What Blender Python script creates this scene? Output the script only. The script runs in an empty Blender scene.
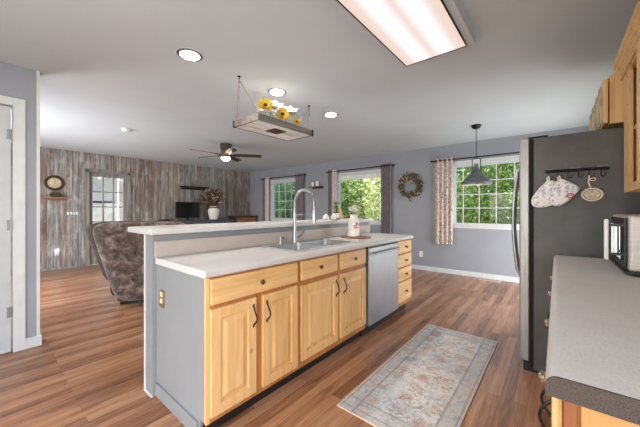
import bpy, bmesh, math, random
from mathutils import Vector, Matrix
random.seed(7)
C = bpy.context.scene.collection
R = math.radians
PI = math.pi

# ------------------------------------------------------------------ camera
cd = bpy.data.cameras.new('camera'); cam = bpy.data.objects.new('camera', cd); C.objects.link(cam)
cd.sensor_width = 36.0; cd.lens = 16.0; cd.shift_y = -3.5/640; cd.clip_start = .02; cd.clip_end = 200
cam.location = (0, 0, 1.23); cam.rotation_euler = (R(90), 0, R(39.8))
bpy.context.scene.camera = cam
# ------------------------------------------------------------------ sky, sun, exposure
w = bpy.data.worlds.new('sky'); bpy.context.scene.world = w; w.use_nodes = True
wn = w.node_tree.nodes; wl = w.node_tree.links
sky = wn.new('ShaderNodeTexSky'); sky.sky_type = 'NISHITA'; sky.sun_disc = False
sky.sun_elevation = R(44); sky.sun_rotation = R(160); sky.air_density = 1.0; sky.dust_density = 3.0
wl.new(sky.outputs[0], wn['Background'].inputs[0]); wn['Background'].inputs[1].default_value = .60
sd = bpy.data.lights.new('sun', 'SUN'); sun = bpy.data.objects.new('sun', sd); C.objects.link(sun)
sd.energy = 9.0; sd.angle = R(1.0); sd.color = (1, .95, .87)
sun.rotation_euler = Vector((-.08, .62, -.78)).to_track_quat('-Z', 'Y').to_euler()
vs = bpy.context.scene.view_settings
vs.view_transform = 'Standard'; vs.look = 'None'; vs.gamma = 1; vs.use_curve_mapping = False; vs.exposure = 0.10
LENS_FLUOR, LENS_CAN, LENS_FAN, LENS_PEND = 11.0, 240.0, 24.0, 20.0
def daylight_fill(name, loc, size, rot, power, col=(.95, .98, 1)):      # soft daylight stand-in, an added area light at an unseen opening
    d = bpy.data.lights.new(name, 'AREA'); d.shape = 'RECTANGLE'; d.size, d.size_y = size; d.energy = power; d.color = col
    o = bpy.data.objects.new(name, d); C.objects.link(o); o.location = loc; o.rotation_euler = rot
daylight_fill('fill_rear', (-.9, -1.79, 1.15), (2.5, 1.9), (R(90), 0, 0), 38)         # fill added behind the camera at an unseen window, faces +Y
daylight_fill('fill_side', (.62, -.85, 1.35), (1.4, 1.5), (R(90), 0, R(90)), 46)        # fill added beside the camera, in an opening cut for it, faces -X
daylight_fill('fill_dining', (.62, 4.75, .85), (1.7, 1.5), (R(90), 0, R(90)), 46)       # added fill hidden beyond the refrigerator, faces -X
daylight_fill('daylight_patio', (-5.65, -.59, 1.05), (1.85, 2.0), (R(90), 0, 0), 105)      # living room patio door, faces +Y

# ------------------------------------------------------------------ materials
def srgb(c):
    f = lambda v: (v/255/12.92) if v/255 <= .04045 else ((v/255+.055)/1.055)**2.4
    return (f(c[0]), f(c[1]), f(c[2]), 1)
class N:
    def __init__(s, name):
        s.m = bpy.data.materials.new(name); s.m.use_nodes = True
        s.t = s.m.node_tree; s.b = s.t.nodes['Principled BSDF']
    def n(s, typ, **k):
        x = s.t.nodes.new('ShaderNode'+typ)
        for a, v in k.items():
            if a in x.inputs: x.inputs[a].default_value = v
            else: setattr(x, a, v)
        return x
    def l(s, a, b): s.t.links.new(a, b)
    def coord(s, scale=(1,1,1), rot=(0,0,0)):
        c = s.n('TexCoord'); m = s.n('Mapping'); m.inputs['Scale'].default_value = scale; m.inputs['Rotation'].default_value = rot
        g = s.n('NewGeometry'); s.l(g.outputs['Position'], m.inputs[0]); return m.outputs[0]
    def obj(s, scale=(1,1,1)):
        c = s.n('TexCoord'); m = s.n('Mapping'); m.inputs['Scale'].default_value = scale
        s.l(c.outputs['Object'], m.inputs[0]); return m.outputs[0]
    def noise(s, v, scale=5, detail=4, rough=.55, dist=0):
        x = s.n('TexNoise'); x.inputs['Scale'].default_value = scale; x.inputs['Detail'].default_value = detail
        x.inputs['Roughness'].default_value = rough; x.inputs['Distortion'].default_value = dist
        s.l(v, x.inputs['Vector']); return x.outputs['Fac']
    def ramp(s, fac, stops, interp='LINEAR'):
        x = s.n('ValToRGB'); e = x.color_ramp.elements; x.color_ramp.interpolation = interp
        while len(e) < len(stops): e.new(.5)
        for i, (p, c) in enumerate(stops): e[i].position = p; e[i].color = srgb(c) if max(c) > 1 else (*c, 1)
        s.l(fac, x.inputs[0]); return x.outputs[0]
    def mix(s, f, a, b, mode='MIX'):
        x = s.n('Mix', data_type='RGBA', blend_type=mode)
        for v, i in ((f, 0), (a, 6), (b, 7)):
            if hasattr(v, 'links'): s.l(v, x.inputs[i])
            else: x.inputs[i].default_value = v
        return x.outputs[2]
    def math(s, op, a, b=0.0):
        x = s.n('Math', operation=op)
        for v, i in ((a, 0), (b, 1)):
            if hasattr(v, 'links'): s.l(v, x.inputs[i])
            else: x.inputs[i].default_value = v
        return x.outputs[0]
    def base(s, c):
        if hasattr(c, 'links'): s.l(c, s.b.inputs['Base Color'])
        else: s.b.inputs['Base Color'].default_value = srgb(c)
        return s
    def pr(s, rough=.5, metal=0, spec=None, coat=0):
        s.b.inputs['Roughness'].default_value = rough; s.b.inputs['Metallic'].default_value = metal
        if spec is not None: s.b.inputs['Specular IOR Level'].default_value = spec
        if coat: s.b.inputs['Coat Weight'].default_value = coat; s.b.inputs['Coat Roughness'].default_value = .15
        return s
    def bump(s, fac, strength=.2, dist=.01):
        x = s.n('Bump'); x.inputs['Strength'].default_value = strength; x.inputs['Distance'].default_value = dist
        s.l(fac, x.inputs['Height']); s.l(x.outputs[0], s.b.inputs['Normal']); return s
    def var(s, c, amt=.12, scale=6, sc=(1,1,1)):
        """colour c with a soft material variation"""
        f = s.noise(s.obj(sc), scale, 4)
        lo = tuple(max(0, v*(1-amt)) for v in c); hi = tuple(min(255, v*(1+amt)) for v in c)
        return s.base(s.ramp(f, [(.3, lo), (.7, hi)]))
M = {}
def plain(name, c, rough=.5, metal=0, amt=.05, scale=8, spec=None):
    x = N(name).var(c, amt, scale).pr(rough, metal, spec); M[name] = x.m; return x
def emis(name, c, strength):
    x = N(name).base((255, 255, 255)); x.b.inputs['Emission Color'].default_value = srgb(c); x.b.inputs['Emission Strength'].default_value = strength
    M[name] = x.m; return x

x = plain('wall_paint', (150, 153, 161), .8, 0, .015, 3); x.bump(x.noise(x.coord(), 180, 2), .04, .002)
x = plain('ceiling_paint', (200, 207, 215), .9, 0, .012, 2); x.bump(x.noise(x.coord(), 90, 3), .12, .004)
plain('white_trim', (208, 210, 212), .45, 0, .02)
plain('white_door', (188, 192, 196), .4, 0, .02)
x = plain('grey_paint', (134, 137, 141), .5, 0, .02, 4); x.bump(x.noise(x.coord(), 120, 2), .03, .002)
plain('house_siding', (232, 232, 230), .7)
# floor: hardwood strips along Y
x = N('oak_floor')
v = x.coord((1,1,1), (0, 0, R(90)))
br = x.n('TexBrick'); x.l(v, br.inputs['Vector']); br.offset = .37; br.offset_frequency = 2; br.squash = 1
for k, val in dict(Scale=1.0).items(): br.inputs[k].default_value = val
br.inputs['Color1'].default_value = (0, 0, 0, 1); br.inputs['Color2'].default_value = (1, 1, 1, 1); br.inputs['Mortar'].default_value = (.5, .5, .5, 1)
br.inputs['Mortar Size'].default_value = .0012; br.inputs['Mortar Smooth'].default_value = .3; br.inputs['Brick Width'].default_value = 1.1; br.inputs['Row Height'].default_value = .072
g1 = x.noise(x.coord((32, 2.4, 1)), 1.0, 6, .68, .8); g2 = x.noise(x.coord((90, 5, 1)), 1.0, 3, .6, .3)
t = x.math('ADD', x.math('MULTIPLY', br.outputs['Color'], .26), x.math('ADD', x.math('MULTIPLY', g1, .72), x.math('MULTIPLY', g2, .22)))
col = x.ramp(t, [(.34, (76, 46, 30)), (.47, (126, 84, 58)), (.62, (158, 112, 82)), (.82, (184, 142, 110))])
col = x.mix(x.math('MULTIPLY', br.outputs['Fac'], .55), col, srgb((52, 28, 18)))
x.base(col).pr(.30, 0, .5); x.bump(x.math('SUBTRACT', g1, x.math('MULTIPLY', br.outputs['Fac'], .6)), .10, .003); M['oak_floor'] = x.m
# barn-wood wall: vertical boards over Y / Z
x = N('barn_wood')
v = x.coord((1,1,1), (0, R(90), 0))   # swap z into x
sp = x.n('SeparateXYZ'); gm = x.n('NewGeometry'); x.l(gm.outputs['Position'], sp.inputs[0])
cb = x.n('CombineXYZ'); x.l(sp.outputs[2], cb.inputs[0]); x.l(sp.outputs[1], cb.inputs[1])
br = x.n('TexBrick'); x.l(cb.outputs[0], br.inputs['Vector']); br.offset = .43; br.inputs['Scale'].default_value = 1
br.inputs['Color1'].default_value = (0, 0, 0, 1); br.inputs['Color2'].default_value = (1, 1, 1, 1); br.inputs['Mortar'].default_value = (.5, .5, .5, 1)
br.inputs['Mortar Size'].default_value = .004; br.inputs['Mortar Smooth'].default_value = .2; br.inputs['Brick Width'].default_value = 9.0; br.inputs['Row Height'].default_value = .098
hue = x.ramp(x.math('ADD', x.math('MULTIPLY', br.outputs['Color'], .75), x.math('MULTIPLY', x.noise(x.coord((1, 3, .9)), 1.2, 3), .35)),
             [(.1, (118, 102, 94)), (.25, (164, 156, 150)), (.38, (134, 114, 104)), (.5, (156, 164, 164)), (.62, (146, 128, 124)), (.75, (178, 172, 160)), (.88, (134, 138, 142)), (1, (124, 104, 98))])
gr = x.noise(x.coord((1, 34, 1.6)), 1.0, 7, .7, .5)
hue = x.mix(.75, hue, x.ramp(gr, [(.3, (56, 48, 48)), (.46, (132, 126, 124)), (.55, (186, 182, 178)), (.68, (240, 238, 236))]), 'OVERLAY')
hue = x.mix(x.ramp(x.noise(x.coord((1, 5, 2.2)), 1.6, 5, .7, .4), [(.5, (0, 0, 0)), (.68, (.6, .6, .6))]), hue, srgb((186, 184, 182)))
hue = x.mix(x.math('MULTIPLY', br.outputs['Fac'], .8), hue, srgb((48, 40, 38)))
x.base(hue).pr(.75); x.bump(gr, .35, .006); M['barn_wood'] = x.m
def wood(name, cols, sc, rough=.42, knots=True):
    x = N(name); f = x.noise(x.obj(sc), 1, 6, .6, 1.0); f2 = x.noise(x.obj(tuple(v*.35 for v in sc)), 1.7, 3)
    t = x.math('ADD', x.math('MULTIPLY', f, .6), x.math('MULTIPLY', f2, .4))
    col = x.ramp(t, [(.32, cols[0]), (.5, cols[1]), (.68, cols[2])])
    if knots:
        vo = x.n('TexVoronoi'); x.l(x.obj(tuple(2.2+.10*v for v in sc)), vo.inputs['Vector']); vo.inputs['Scale'].default_value = 1.6
        col = x.mix(x.ramp(vo.outputs['Distance'], [(.0, (.75,)*3), (.05, (.35,)*3), (.085, (0, 0, 0))]), col, srgb(tuple(int(v*.55) for v in cols[0])))
    x.base(col).pr(rough, 0, .4); x.bump(f, .06, .002); M[name] = x.m
HON = [(200, 154, 100), (222, 180, 124), (236, 200, 148)]
wood('honey_wood', HON, (16, 16, 1.6)); wood('honey_wood_across', HON, (16, 1.6, 16))
wood('honey_wood_edge', [(150, 92, 48), (178, 118, 66), (196, 138, 84)], (18, 18, 2), knots=False)
wood('amber_wood', [(150, 104, 56), (176, 130, 78), (192, 148, 96)], (12, 12, 1.4))
wood('dark_stile', [(104, 58, 32), (130, 78, 44), (150, 94, 56)], (18, 18, 2), knots=False)
wood('dark_wood', [(58, 38, 28), (82, 56, 40), (104, 74, 54)], (14, 2, 14), knots=False)
wood('mid_wood', [(116, 78, 52), (142, 100, 70), (164, 122, 90)], (12, 2, 12), knots=False)
wood('tan_wood', [(182, 138, 92), (204, 162, 114), (218, 180, 134)], (10, 10, 2), knots=False)
wood('grey_wood', [(84, 77, 74), (112, 104, 100), (138, 130, 124)], (14, 2, 14), knots=False)
wood('whitewash_wood', [(170, 148, 132), (224, 220, 216), (244, 242, 240)], (22, 2.2, 9), .6, knots=False)
wood('weathered_wood', [(150, 128, 106), (204, 184, 158), (230, 216, 196)], (9, 9, 3), .6, knots=False)
wood('weathered_trim', [(98, 92, 88), (136, 130, 126), (168, 162, 158)], (20, 20, 2), .7, knots=False)
def speck(name, base, dots, scale=420, rough=.35, lo=.36, hi=.5):
    x = N(name); f = x.noise(x.obj(), scale, 2, .7); big = x.noise(x.obj(), 9, 3)
    col = x.ramp(f, [(lo, dots), (hi, base)]); col = x.mix(.10, col, x.ramp(big, [(.3, (150, 145, 142)), (.7, (255, 255, 255))]), 'MULTIPLY')
    x.base(col).pr(rough, 0, .45); M[name] = x.m
speck('laminate', (208, 205, 204), (194, 190, 188), 260, .5)
speck('laminate_splash', (190, 178, 171), (170, 156, 149), 260, .4)
speck('laminate_dark', (82, 69, 62), (52, 44, 40), 380, .6, .4, .62)
def brushed(name, c, rough, sc, metal=1.0):
    x = N(name); f = x.noise(x.obj(sc), 1, 3, .6); x.base(x.ramp(f, [(.3, tuple(v*.9 for v in c)), (.7, c)]))
    x.pr(rough, metal); x.bump(f, .03, .001); M[name] = x.m; return x
brushed('stainless', (160, 162, 165), .40, (4, 120, 4), .8); brushed('steel_sink', (206, 207, 208), .42, (60, 60, 60), .7); brushed('nickel', (178, 178, 180), .34, (40, 40, 40))
brushed('steel_dark', (160, 159, 158), .42, (40, 40, 4), .75); brushed('warm_steel', (214, 206, 200), .5, (4, 4, 90), .55); brushed('chrome', (214, 214, 214), .12, (20, 20, 20)); brushed('brass', (190, 160, 108), .45, (40, 40, 40))
x = plain('fridge_side', (86, 84, 84), .5, .2, .09, 6); x.bump(x.noise(x.coord(), 320, 2), .10, .002)
brushed('bronze', (66, 52, 40), .4, (60, 60, 60)); plain('knob_brown', (96, 72, 40), .35, .7)
plain('black_metal', (26, 25, 26), .45, .3); plain('black_plastic', (18, 18, 19), .4); plain('black_gap', (9, 9, 10), .8)
plain('screen_black', (8, 8, 9), .12); plain('grey_metal', (104, 108, 112), .5, .5, .12, 14)
plain('white_plastic', (232, 232, 230), .4); plain('cream_plastic', (226, 212, 178), .4); plain('white_ceramic', (232, 228, 222), .3)
plain('console_blue', (74, 80, 88), .5, 0, .15, 10); plain('toe_black', (22, 19, 18), .7)
plain('cord_brown', (150, 128, 100), .8); plain('chain_grey', (128, 120, 110), .5, .4)
plain('petal_yellow', (240, 194, 62), .6, 0, .15, 40); plain('petal_white', (226, 225, 218), .6); plain('seed_brown', (82, 50, 22), .8); plain('leaf_green', (84, 110, 52), .6, 0, .25, 30)
plain('dried_brown', (104, 76, 56), .8, 0, .35, 18); plain('dried_cream', (196, 180, 152), .8, 0, .15, 20); plain('dried_olive', (84, 84, 60), .8, 0, .3, 20)
plain('curtain_grey', (128, 120, 126), .9, 0, .06, 12); plain('curtain_pale', (206, 192, 192), .9, 0, .04, 12)
plain('grass_green', (108, 112, 82), .9, 0, .3, 4); plain('bark', (92, 76, 62), .9, 0, .3, 12); plain('roof_grey', (120, 118, 116), .9)
plain('copper', (140, 96, 72), .6, .2); plain('fan_brown', (70, 58, 50), .5, .1, .15, 12); plain('orange_print', (206, 120, 70), .6, 0, .12, 30)
plain('concrete', (198, 196, 192), .9)
# curtain with floral sprigs
x = N('floral_curtain'); vo = x.n('TexVoronoi'); x.l(x.obj(), vo.inputs['Vector']); vo.inputs['Scale'].default_value = 24
f = x.noise(x.obj(), 34, 3, .6, 1.2)
col = x.ramp(f, [(.38, (142, 116, 104)), (.47, (196, 178, 168)), (.56, (226, 216, 210))])
col = x.mix(x.ramp(vo.outputs['Distance'], [(.12, (.8,)*3), (.3, (0, 0, 0))]), col, srgb((150, 112, 98))); x.base(col).pr(.9); M['floral_curtain'] = x.m
# suede
x = N('brown_suede'); f = x.noise(x.obj(), 9, 6, .65, .5); f2 = x.noise(x.obj(), 40, 3)
x.base(x.ramp(x.math('ADD', x.math('MULTIPLY', f, .8), x.math('MULTIPLY', f2, .2)), [(.36, (56, 44, 40)), (.5, (100, 84, 78)), (.63, (150, 134, 128))])).pr(.85, 0, .2); x.bump(f2, .1, .003)
x.b.inputs['Sheen Weight'].default_value = .3; M['brown_suede'] = x.m
plain('brown_leather', (60, 44, 39), .85, 0, .2, 12)
# rug
x = N('rug_pile'); o = x.obj(); sp = x.n('SeparateXYZ'); x.l(o, sp.inputs[0])
ax = x.math('ABSOLUTE', sp.outputs[0]); ay = x.math('ABSOLUTE', sp.outputs[1])
inb = x.math('MAXIMUM', x.math('GREATER_THAN', ax, .215), x.math('GREATER_THAN', ay, .69))
ln = x.math('ADD', x.math('MAXIMUM', x.math('LESS_THAN', x.math('ABSOLUTE', x.math('SUBTRACT', ax, .215)), .007), x.math('LESS_THAN', x.math('ABSOLUTE', x.math('SUBTRACT', ax, .30)), .005)),
            x.math('MAXIMUM', x.math('LESS_THAN', x.math('ABSOLUTE', x.math('SUBTRACT', ay, .69)), .007), x.math('LESS_THAN', x.math('ABSOLUTE', x.math('SUBTRACT', ay, .775)), .005)))
f = x.noise(o, 5, 5, .65, .8); ff = x.noise(o, 110, 3, .7); bl = x.noise(o, 2.2, 3)
wn_ = x.n('TexNoise'); wn_.inputs['Scale'].default_value = 13; wn_.inputs['Detail'].default_value = 2; x.l(o, wn_.inputs['Vector'])
vm = x.n('VectorMath', operation='SCALE'); x.l(wn_.outputs['Color'], vm.inputs[0]); vm.inputs['Scale'].default_value = .075
va = x.n('VectorMath', operation='ADD'); x.l(o, va.inputs[0]); x.l(vm.outputs[0], va.inputs[1]); wv = va.outputs[0]
vo = x.n('TexVoronoi'); x.l(wv, vo.inputs['Vector']); vo.inputs['Scale'].default_value = 6.2; vo.inputs['Randomness'].default_value = .5
vs_ = x.n('TexVoronoi'); x.l(wv, vs_.inputs['Vector']); vs_.inputs['Scale'].default_value = 19; vs_.inputs['Randomness'].default_value = .9
vines = x.ramp(x.math('ABSOLUTE', x.math('SUBTRACT', x.noise(wv, 17, 2, .5, 1.2), .5)), [(.012, (1, 1, 1)), (.045, (0, 0, 0))])
vine2 = x.ramp(x.math('ABSOLUTE', x.math('SUBTRACT', x.noise(wv, 31, 2, .5, .6), .5)), [(.01, (1, 1, 1)), (.05, (0, 0, 0))])
worn = x.ramp(f, [(.36, (.25,)*3), (.6, (.9,)*3)])
field = x.ramp(bl, [(.35, (200, 209, 214)), (.5, (222, 222, 220)), (.66, (234, 228, 220))])
cellc = x.ramp(vo.outputs['Color'], [(.3, (204, 160, 142)), (.45, (166, 176, 188)), (.58, (226, 196, 166)), (.7, (176, 160, 164))], 'CONSTANT')
dots = x.ramp(vs_.outputs['Color'], [(.3, (150, 160, 172)), (.5, (212, 176, 156)), (.65, (178, 176, 178))], 'CONSTANT')
field = x.mix(x.math('MULTIPLY', x.ramp(vo.outputs['Distance'], [(.22, (.85,)*3), (.42, (0, 0, 0))]), worn), field, cellc)
field = x.mix(x.math('MULTIPLY', x.ramp(vs_.outputs['Distance'], [(.2, (.7,)*3), (.38, (0, 0, 0))]), worn), field, dots)
field = x.mix(x.math('MULTIPLY', vines, x.math('MULTIPLY', worn, .75)), field, srgb((112, 124, 140)))
field = x.mix(x.math('MULTIPLY', vine2, x.math('MULTIPLY', worn, .55)), field, srgb((158, 132, 128)))
bord = x.mix(.55, field, srgb((176, 176, 179))); bord = x.mix(x.math('MULTIPLY', x.ramp(vo.outputs['Distance'], [(.18, (1, 1, 1)), (.3, (0, 0, 0))]), .6), bord, srgb((222, 206, 190)))
col = x.mix(x.math('MULTIPLY', inb, .8), field, bord); col = x.mix(x.math('MINIMUM', ln, .55), col, srgb((134, 140, 150)))
col = x.mix(.5, col, x.ramp(ff, [(.3, (214, 214, 214)), (.65, (255, 255, 255))]), 'MULTIPLY'); x.base(col).pr(.95, 0, .1); x.bump(ff, .3, .003); M['rug_pile'] = x.m
plain('rug_binding', (206, 188, 168), .9)
# mitt print
x = N('mitt_print'); vo = x.n('TexVoronoi'); x.l(x.obj(), vo.inputs['Vector']); vo.inputs['Scale'].default_value = 62
pc = x.ramp(vo.outputs['Color'], [(.2, (130, 152, 192)), (.42, (232, 214, 160)), (.52, (168, 184, 168)), (.62, (222, 168, 152)), (.72, (176, 186, 212))], 'CONSTANT')
x.base(x.mix(x.ramp(vo.outputs['Distance'], [(.34, (.75,)*3), (.62, (0, 0, 0))]), srgb((238, 234, 230)), pc)).pr(.9); M['mitt_print'] = x.m
plain('cream_cloth', (228, 218, 202), .8); plain('print_red', (206, 92, 76), .8)
# foliage
def foliage(name, a, b, c):
    x = N(name); f = x.noise(x.coord(), 7, 3, .7); x.base(x.ramp(f, [(.36, a), (.5, b), (.62, c)])).pr(.45, 0, .5)
    tr = x.n('BsdfTranslucent'); tr.inputs[0].default_value = srgb(c); mx = x.n('MixShader'); mx.inputs[0].default_value = .35
    x.l(x.b.outputs[0], mx.inputs[1]); x.l(tr.outputs[0], mx.inputs[2]); x.l(mx.outputs[0], x.t.nodes['Material Output'].inputs[0]); M[name] = x.m
foliage('leaf_bright', (22, 46, 18), (66, 102, 40), (150, 172, 92))
foliage('leaf_pale', (60, 88, 42), (142, 158, 92), (222, 224, 176))
foliage('leaf_deep', (20, 44, 30), (46, 84, 52), (104, 136, 88))
# glass
x = N('window_glass'); tr = x.n('BsdfTransparent'); gl = x.n('BsdfGlossy'); gl.inputs['Roughness'].default_value = .02
fr = x.n('Fresnel'); fr.inputs[0].default_value = 1.45; mx = x.n('MixShader'); ge = x.n('NewGeometry'); x.l(x.math('MULTIPLY', fr.outputs[0], x.math('SUBTRACT', 1, ge.outputs['Backfacing'])), mx.inputs[0]); x.l(tr.outputs[0], mx.inputs[1]); x.l(gl.outputs[0], mx.inputs[2])
tr.inputs[0].default_value = (.95, .97, .96, 1); x.l(mx.outputs[0], x.t.nodes['Material Output'].inputs[0]); M['window_glass'] = x.m
# lamps
x = emis('fluorescent_lens', (255, 236, 224), 1); x.base((70, 68, 66))
sp = x.n('SeparateXYZ'); x.l(x.obj(), sp.inputs[0])
d = x.math('ABSOLUTE', x.math('SUBTRACT', x.math('ABSOLUTE', sp.outputs[0]), .085))
x.l(x.math('MULTIPLY', x.math('ADD', .74, x.math('MULTIPLY', x.math('POWER', x.math('MAXIMUM', x.math('SUBTRACT', 1, x.math('DIVIDE', d, .085)), 0), 1.3), .42)), LENS_FLUOR*.1), x.b.inputs['Emission Strength'])
x.l(x.ramp(x.math('DIVIDE', d, .12), [(.0, (244, 248, 255)), (1, (255, 226, 208))]), x.b.inputs['Emission Color'])
emis('can_lens', (255, 246, 236), LENS_CAN); emis('fan_lens', (255, 240, 222), LENS_FAN); emis('pendant_bulb', (255, 220, 180), LENS_PEND*8); emis('night_light', (255, 250, 240), 4)

# ------------------------------------------------------------------ mesh helpers
ORG = {}
class B:
    def __init__(s): s.bm = bmesh.new(); s.T = Matrix.Identity(4)
    def _new(s, verts):
        for v in verts: v.co = s.T @ v.co
    def box(s, x0, x1, y0, y1, z0, z1, bev=0, seg=2):
        r = bmesh.ops.create_cube(s.bm, size=1)
        vs = r['verts']
        for v in vs: v.co = Vector((x0+(v.co.x+.5)*(x1-x0), y0+(v.co.y+.5)*(y1-y0), z0+(v.co.z+.5)*(z1-z0)))
        if bev:
            es = list({e for v in vs for e in v.link_edges})
            r2 = bmesh.ops.bevel(s.bm, geom=es, offset=bev, segments=seg, affect='EDGES', profile=.5)
            vs = list({v for f in r2['faces'] for v in f.verts} | {v for v in vs if v.is_valid})
        s._new(vs); return s
    def poly(s, pts, n=None):
        vs = [s.bm.verts.new(s.T @ Vector(p)) for p in pts]; s.bm.faces.new(vs); return s
    def prism(s, pts, h):
        """pts: closed outline (3-D), extruded by vector h"""
        h = Vector(h); a = [s.bm.verts.new(s.T @ Vector(p)) for p in pts]; b = [s.bm.verts.new(s.T @ (Vector(p)+h)) for p in pts]
        n = len(pts); s.bm.faces.new(a[::-1]); s.bm.faces.new(b)
        for i in range(n): s.bm.faces.new((a[i], a[(i+1) % n], b[(i+1) % n], b[i]))
        return s
    def tube(s, path, r, seg=8, cap=True, close=False):
        P = [Vector(p) for p in path]; n = len(P); rs = r if isinstance(r, (list, tuple)) else [r]*n
        rings = []; up = None
        for i, p in enumerate(P):
            if close: t = (P[(i+1) % n]-P[i-1]).normalized()
            else: t = (P[min(i+1, n-1)]-P[max(i-1, 0)]).normalized()
            if up is None: up = t.orthogonal().normalized()
            up = (up - t*up.dot(t)); up = up.normalized() if up.length > 1e-6 else t.orthogonal().normalized()
            sd_ = t.cross(up)
            rings.append([s.bm.verts.new(s.T @ (p+(up*math.cos(2*PI*k/seg)+sd_*math.sin(2*PI*k/seg))*rs[i])) for k in range(seg)])
        m = n if close else n-1
        for i in range(m):
            a, b = rings[i], rings[(i+1) % n]
            for k in range(seg): s.bm.faces.new((a[k], a[(k+1) % seg], b[(k+1) % seg], b[k]))
        if cap and not close: s.bm.faces.new(rings[0][::-1]); s.bm.faces.new(rings[-1])
        return s
    def cyl(s, p0, p1, r, r2=None, seg=20): return s.tube([p0, p1], [r, r if r2 is None else r2], seg)
    def lathe(s, prof, c=(0,0,0), seg=28, axis='Z'):
        """prof: list of (radius, height)"""
        rings = []
        for (r, h) in prof:
            ring = []
            for k in range(seg):
                a = 2*PI*k/seg
                p = {'Z': (r*math.cos(a), r*math.sin(a), h), 'Y': (r*math.cos(a), h, -r*math.sin(a)), 'X': (h, r*math.cos(a), r*math.sin(a))}[axis]
                ring.append(s.bm.verts.new(s.T @ (Vector(c)+Vector(p))))
            rings.append(ring)
        for a, b in zip(rings, rings[1:]):
            for k in range(seg): s.bm.faces.new((a[k], a[(k+1) % seg], b[(k+1) % seg], b[k]))
        s.bm.faces.new(rings[0][::-1]); s.bm.faces.new(rings[-1]); return s
    def ball(s, c, r, seg=12, ring=8):
        rr = (r, r, r) if not isinstance(r, (tuple, list)) else r
        q = bmesh.ops.create_uvsphere(s.bm, u_segments=seg, v_segments=ring, radius=1)
        for v in q['verts']: v.co = s.T @ Vector((c[0]+v.co.x*rr[0], c[1]+v.co.y*rr[1], c[2]+v.co.z*rr[2]))
        return s
    def puff(s, c, h, e=.35, n=14, fn=None):
        """soft cushion: superellipsoid with half sizes h"""
        sg = lambda t, p: math.copysign(abs(t)**p, t)
        q = bmesh.ops.create_uvsphere(s.bm, u_segments=n*2, v_segments=n, radius=1)
        for v in q['verts']:
            x_, y_, z_ = v.co; L = math.hypot(x_, y_); th = math.atan2(y_, x_); ph = math.atan2(z_, L)
            p = Vector((h[0]*sg(math.cos(ph), e)*sg(math.cos(th), e), h[1]*sg(math.cos(ph), e)*sg(math.sin(th), e), h[2]*sg(math.sin(ph), e)))+Vector(c)
            if fn: p = fn(p)
            v.co = s.T @ p
        return s
    def leaf(s, p, d, nrm, L, W):
        d = d.normalized(); sd_ = d.cross(nrm)
        sd_ = sd_.normalized() if sd_.length > 1e-5 else d.orthogonal().normalized()
        up = sd_.cross(d)*(.12*L)
        s.bm.faces.new([s.bm.verts.new(s.T @ q) for q in (p, p+d*L*.5+sd_*W*.5+up, p+d*L, p+d*L*.5-sd_*W*.5+up)])
        return s
    def build(s, name, mat, parent=None, smooth=True, local=False, origin=None, fix=True):
        me = bpy.data.meshes.new(name)
        if fix: bmesh.ops.recalc_face_normals(s.bm, faces=s.bm.faces[:])
        if parent is not None and not local:
            o = ORG[parent.name]; bmesh.ops.translate(s.bm, verts=s.bm.verts[:], vec=-Vector(o))
        elif parent is None:
            if origin is None:
                xs = [v.co for v in s.bm.verts]; origin = ((min(v.x for v in xs)+max(v.x for v in xs))/2, (min(v.y for v in xs)+max(v.y for v in xs))/2, min(v.z for v in xs))
            bmesh.ops.translate(s.bm, verts=s.bm.verts[:], vec=-Vector(origin)); o = origin
        else: o = (0, 0, 0)
        s.bm.to_mesh(me); s.bm.free(); me.materials.append(M[mat])
        if smooth:
            me.polygons.foreach_set('use_smooth', [True]*len(me.polygons)); me.set_sharp_from_angle(angle=R(38))
        ob = bpy.data.objects.new(name, me); C.objects.link(ob)
        if smooth: m_ = ob.modifiers.new('weighted_normal', 'WEIGHTED_NORMAL'); m_.keep_sharp = True
        if parent is not None: ob.parent = parent
        else: ob.location = origin
        ORG[ob.name] = tuple(o); return ob
def tag(o, label, cat, group=None, kind=None):
    o['label'] = label; o['category'] = cat
    if group: o['group'] = group
    if kind: o['kind'] = kind
    return o
def thing(name, loc, label, cat, group=None, rotz=0):
    o = bpy.data.objects.new(name, None); C.objects.link(o); o.empty_display_size = .05; o.location = loc; o.rotation_euler = (0, 0, rotz)
    ORG[o.name] = tuple(loc); return tag(o, label, cat, group)
def struct(o, label, cat='structure'): return tag(o, label, cat, None, 'structure')
def sempty(name, loc, label, cat):
    o = thing(name, loc, label, cat); o['kind'] = 'structure'; return o
def bx(*a, **k): return B().box(*a, **k)
def copy_tree(o, parent=None):
    c = o.copy(); C.objects.link(c)
    if parent is not None: c.parent = parent
    for ch in list(o.children): copy_tree(ch, c)
    return c

H = 2.49; YW = 5.83; XA = -7.9; XP = -3.62; XR = .63; YR = -1.8; YE = -.6
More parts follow.
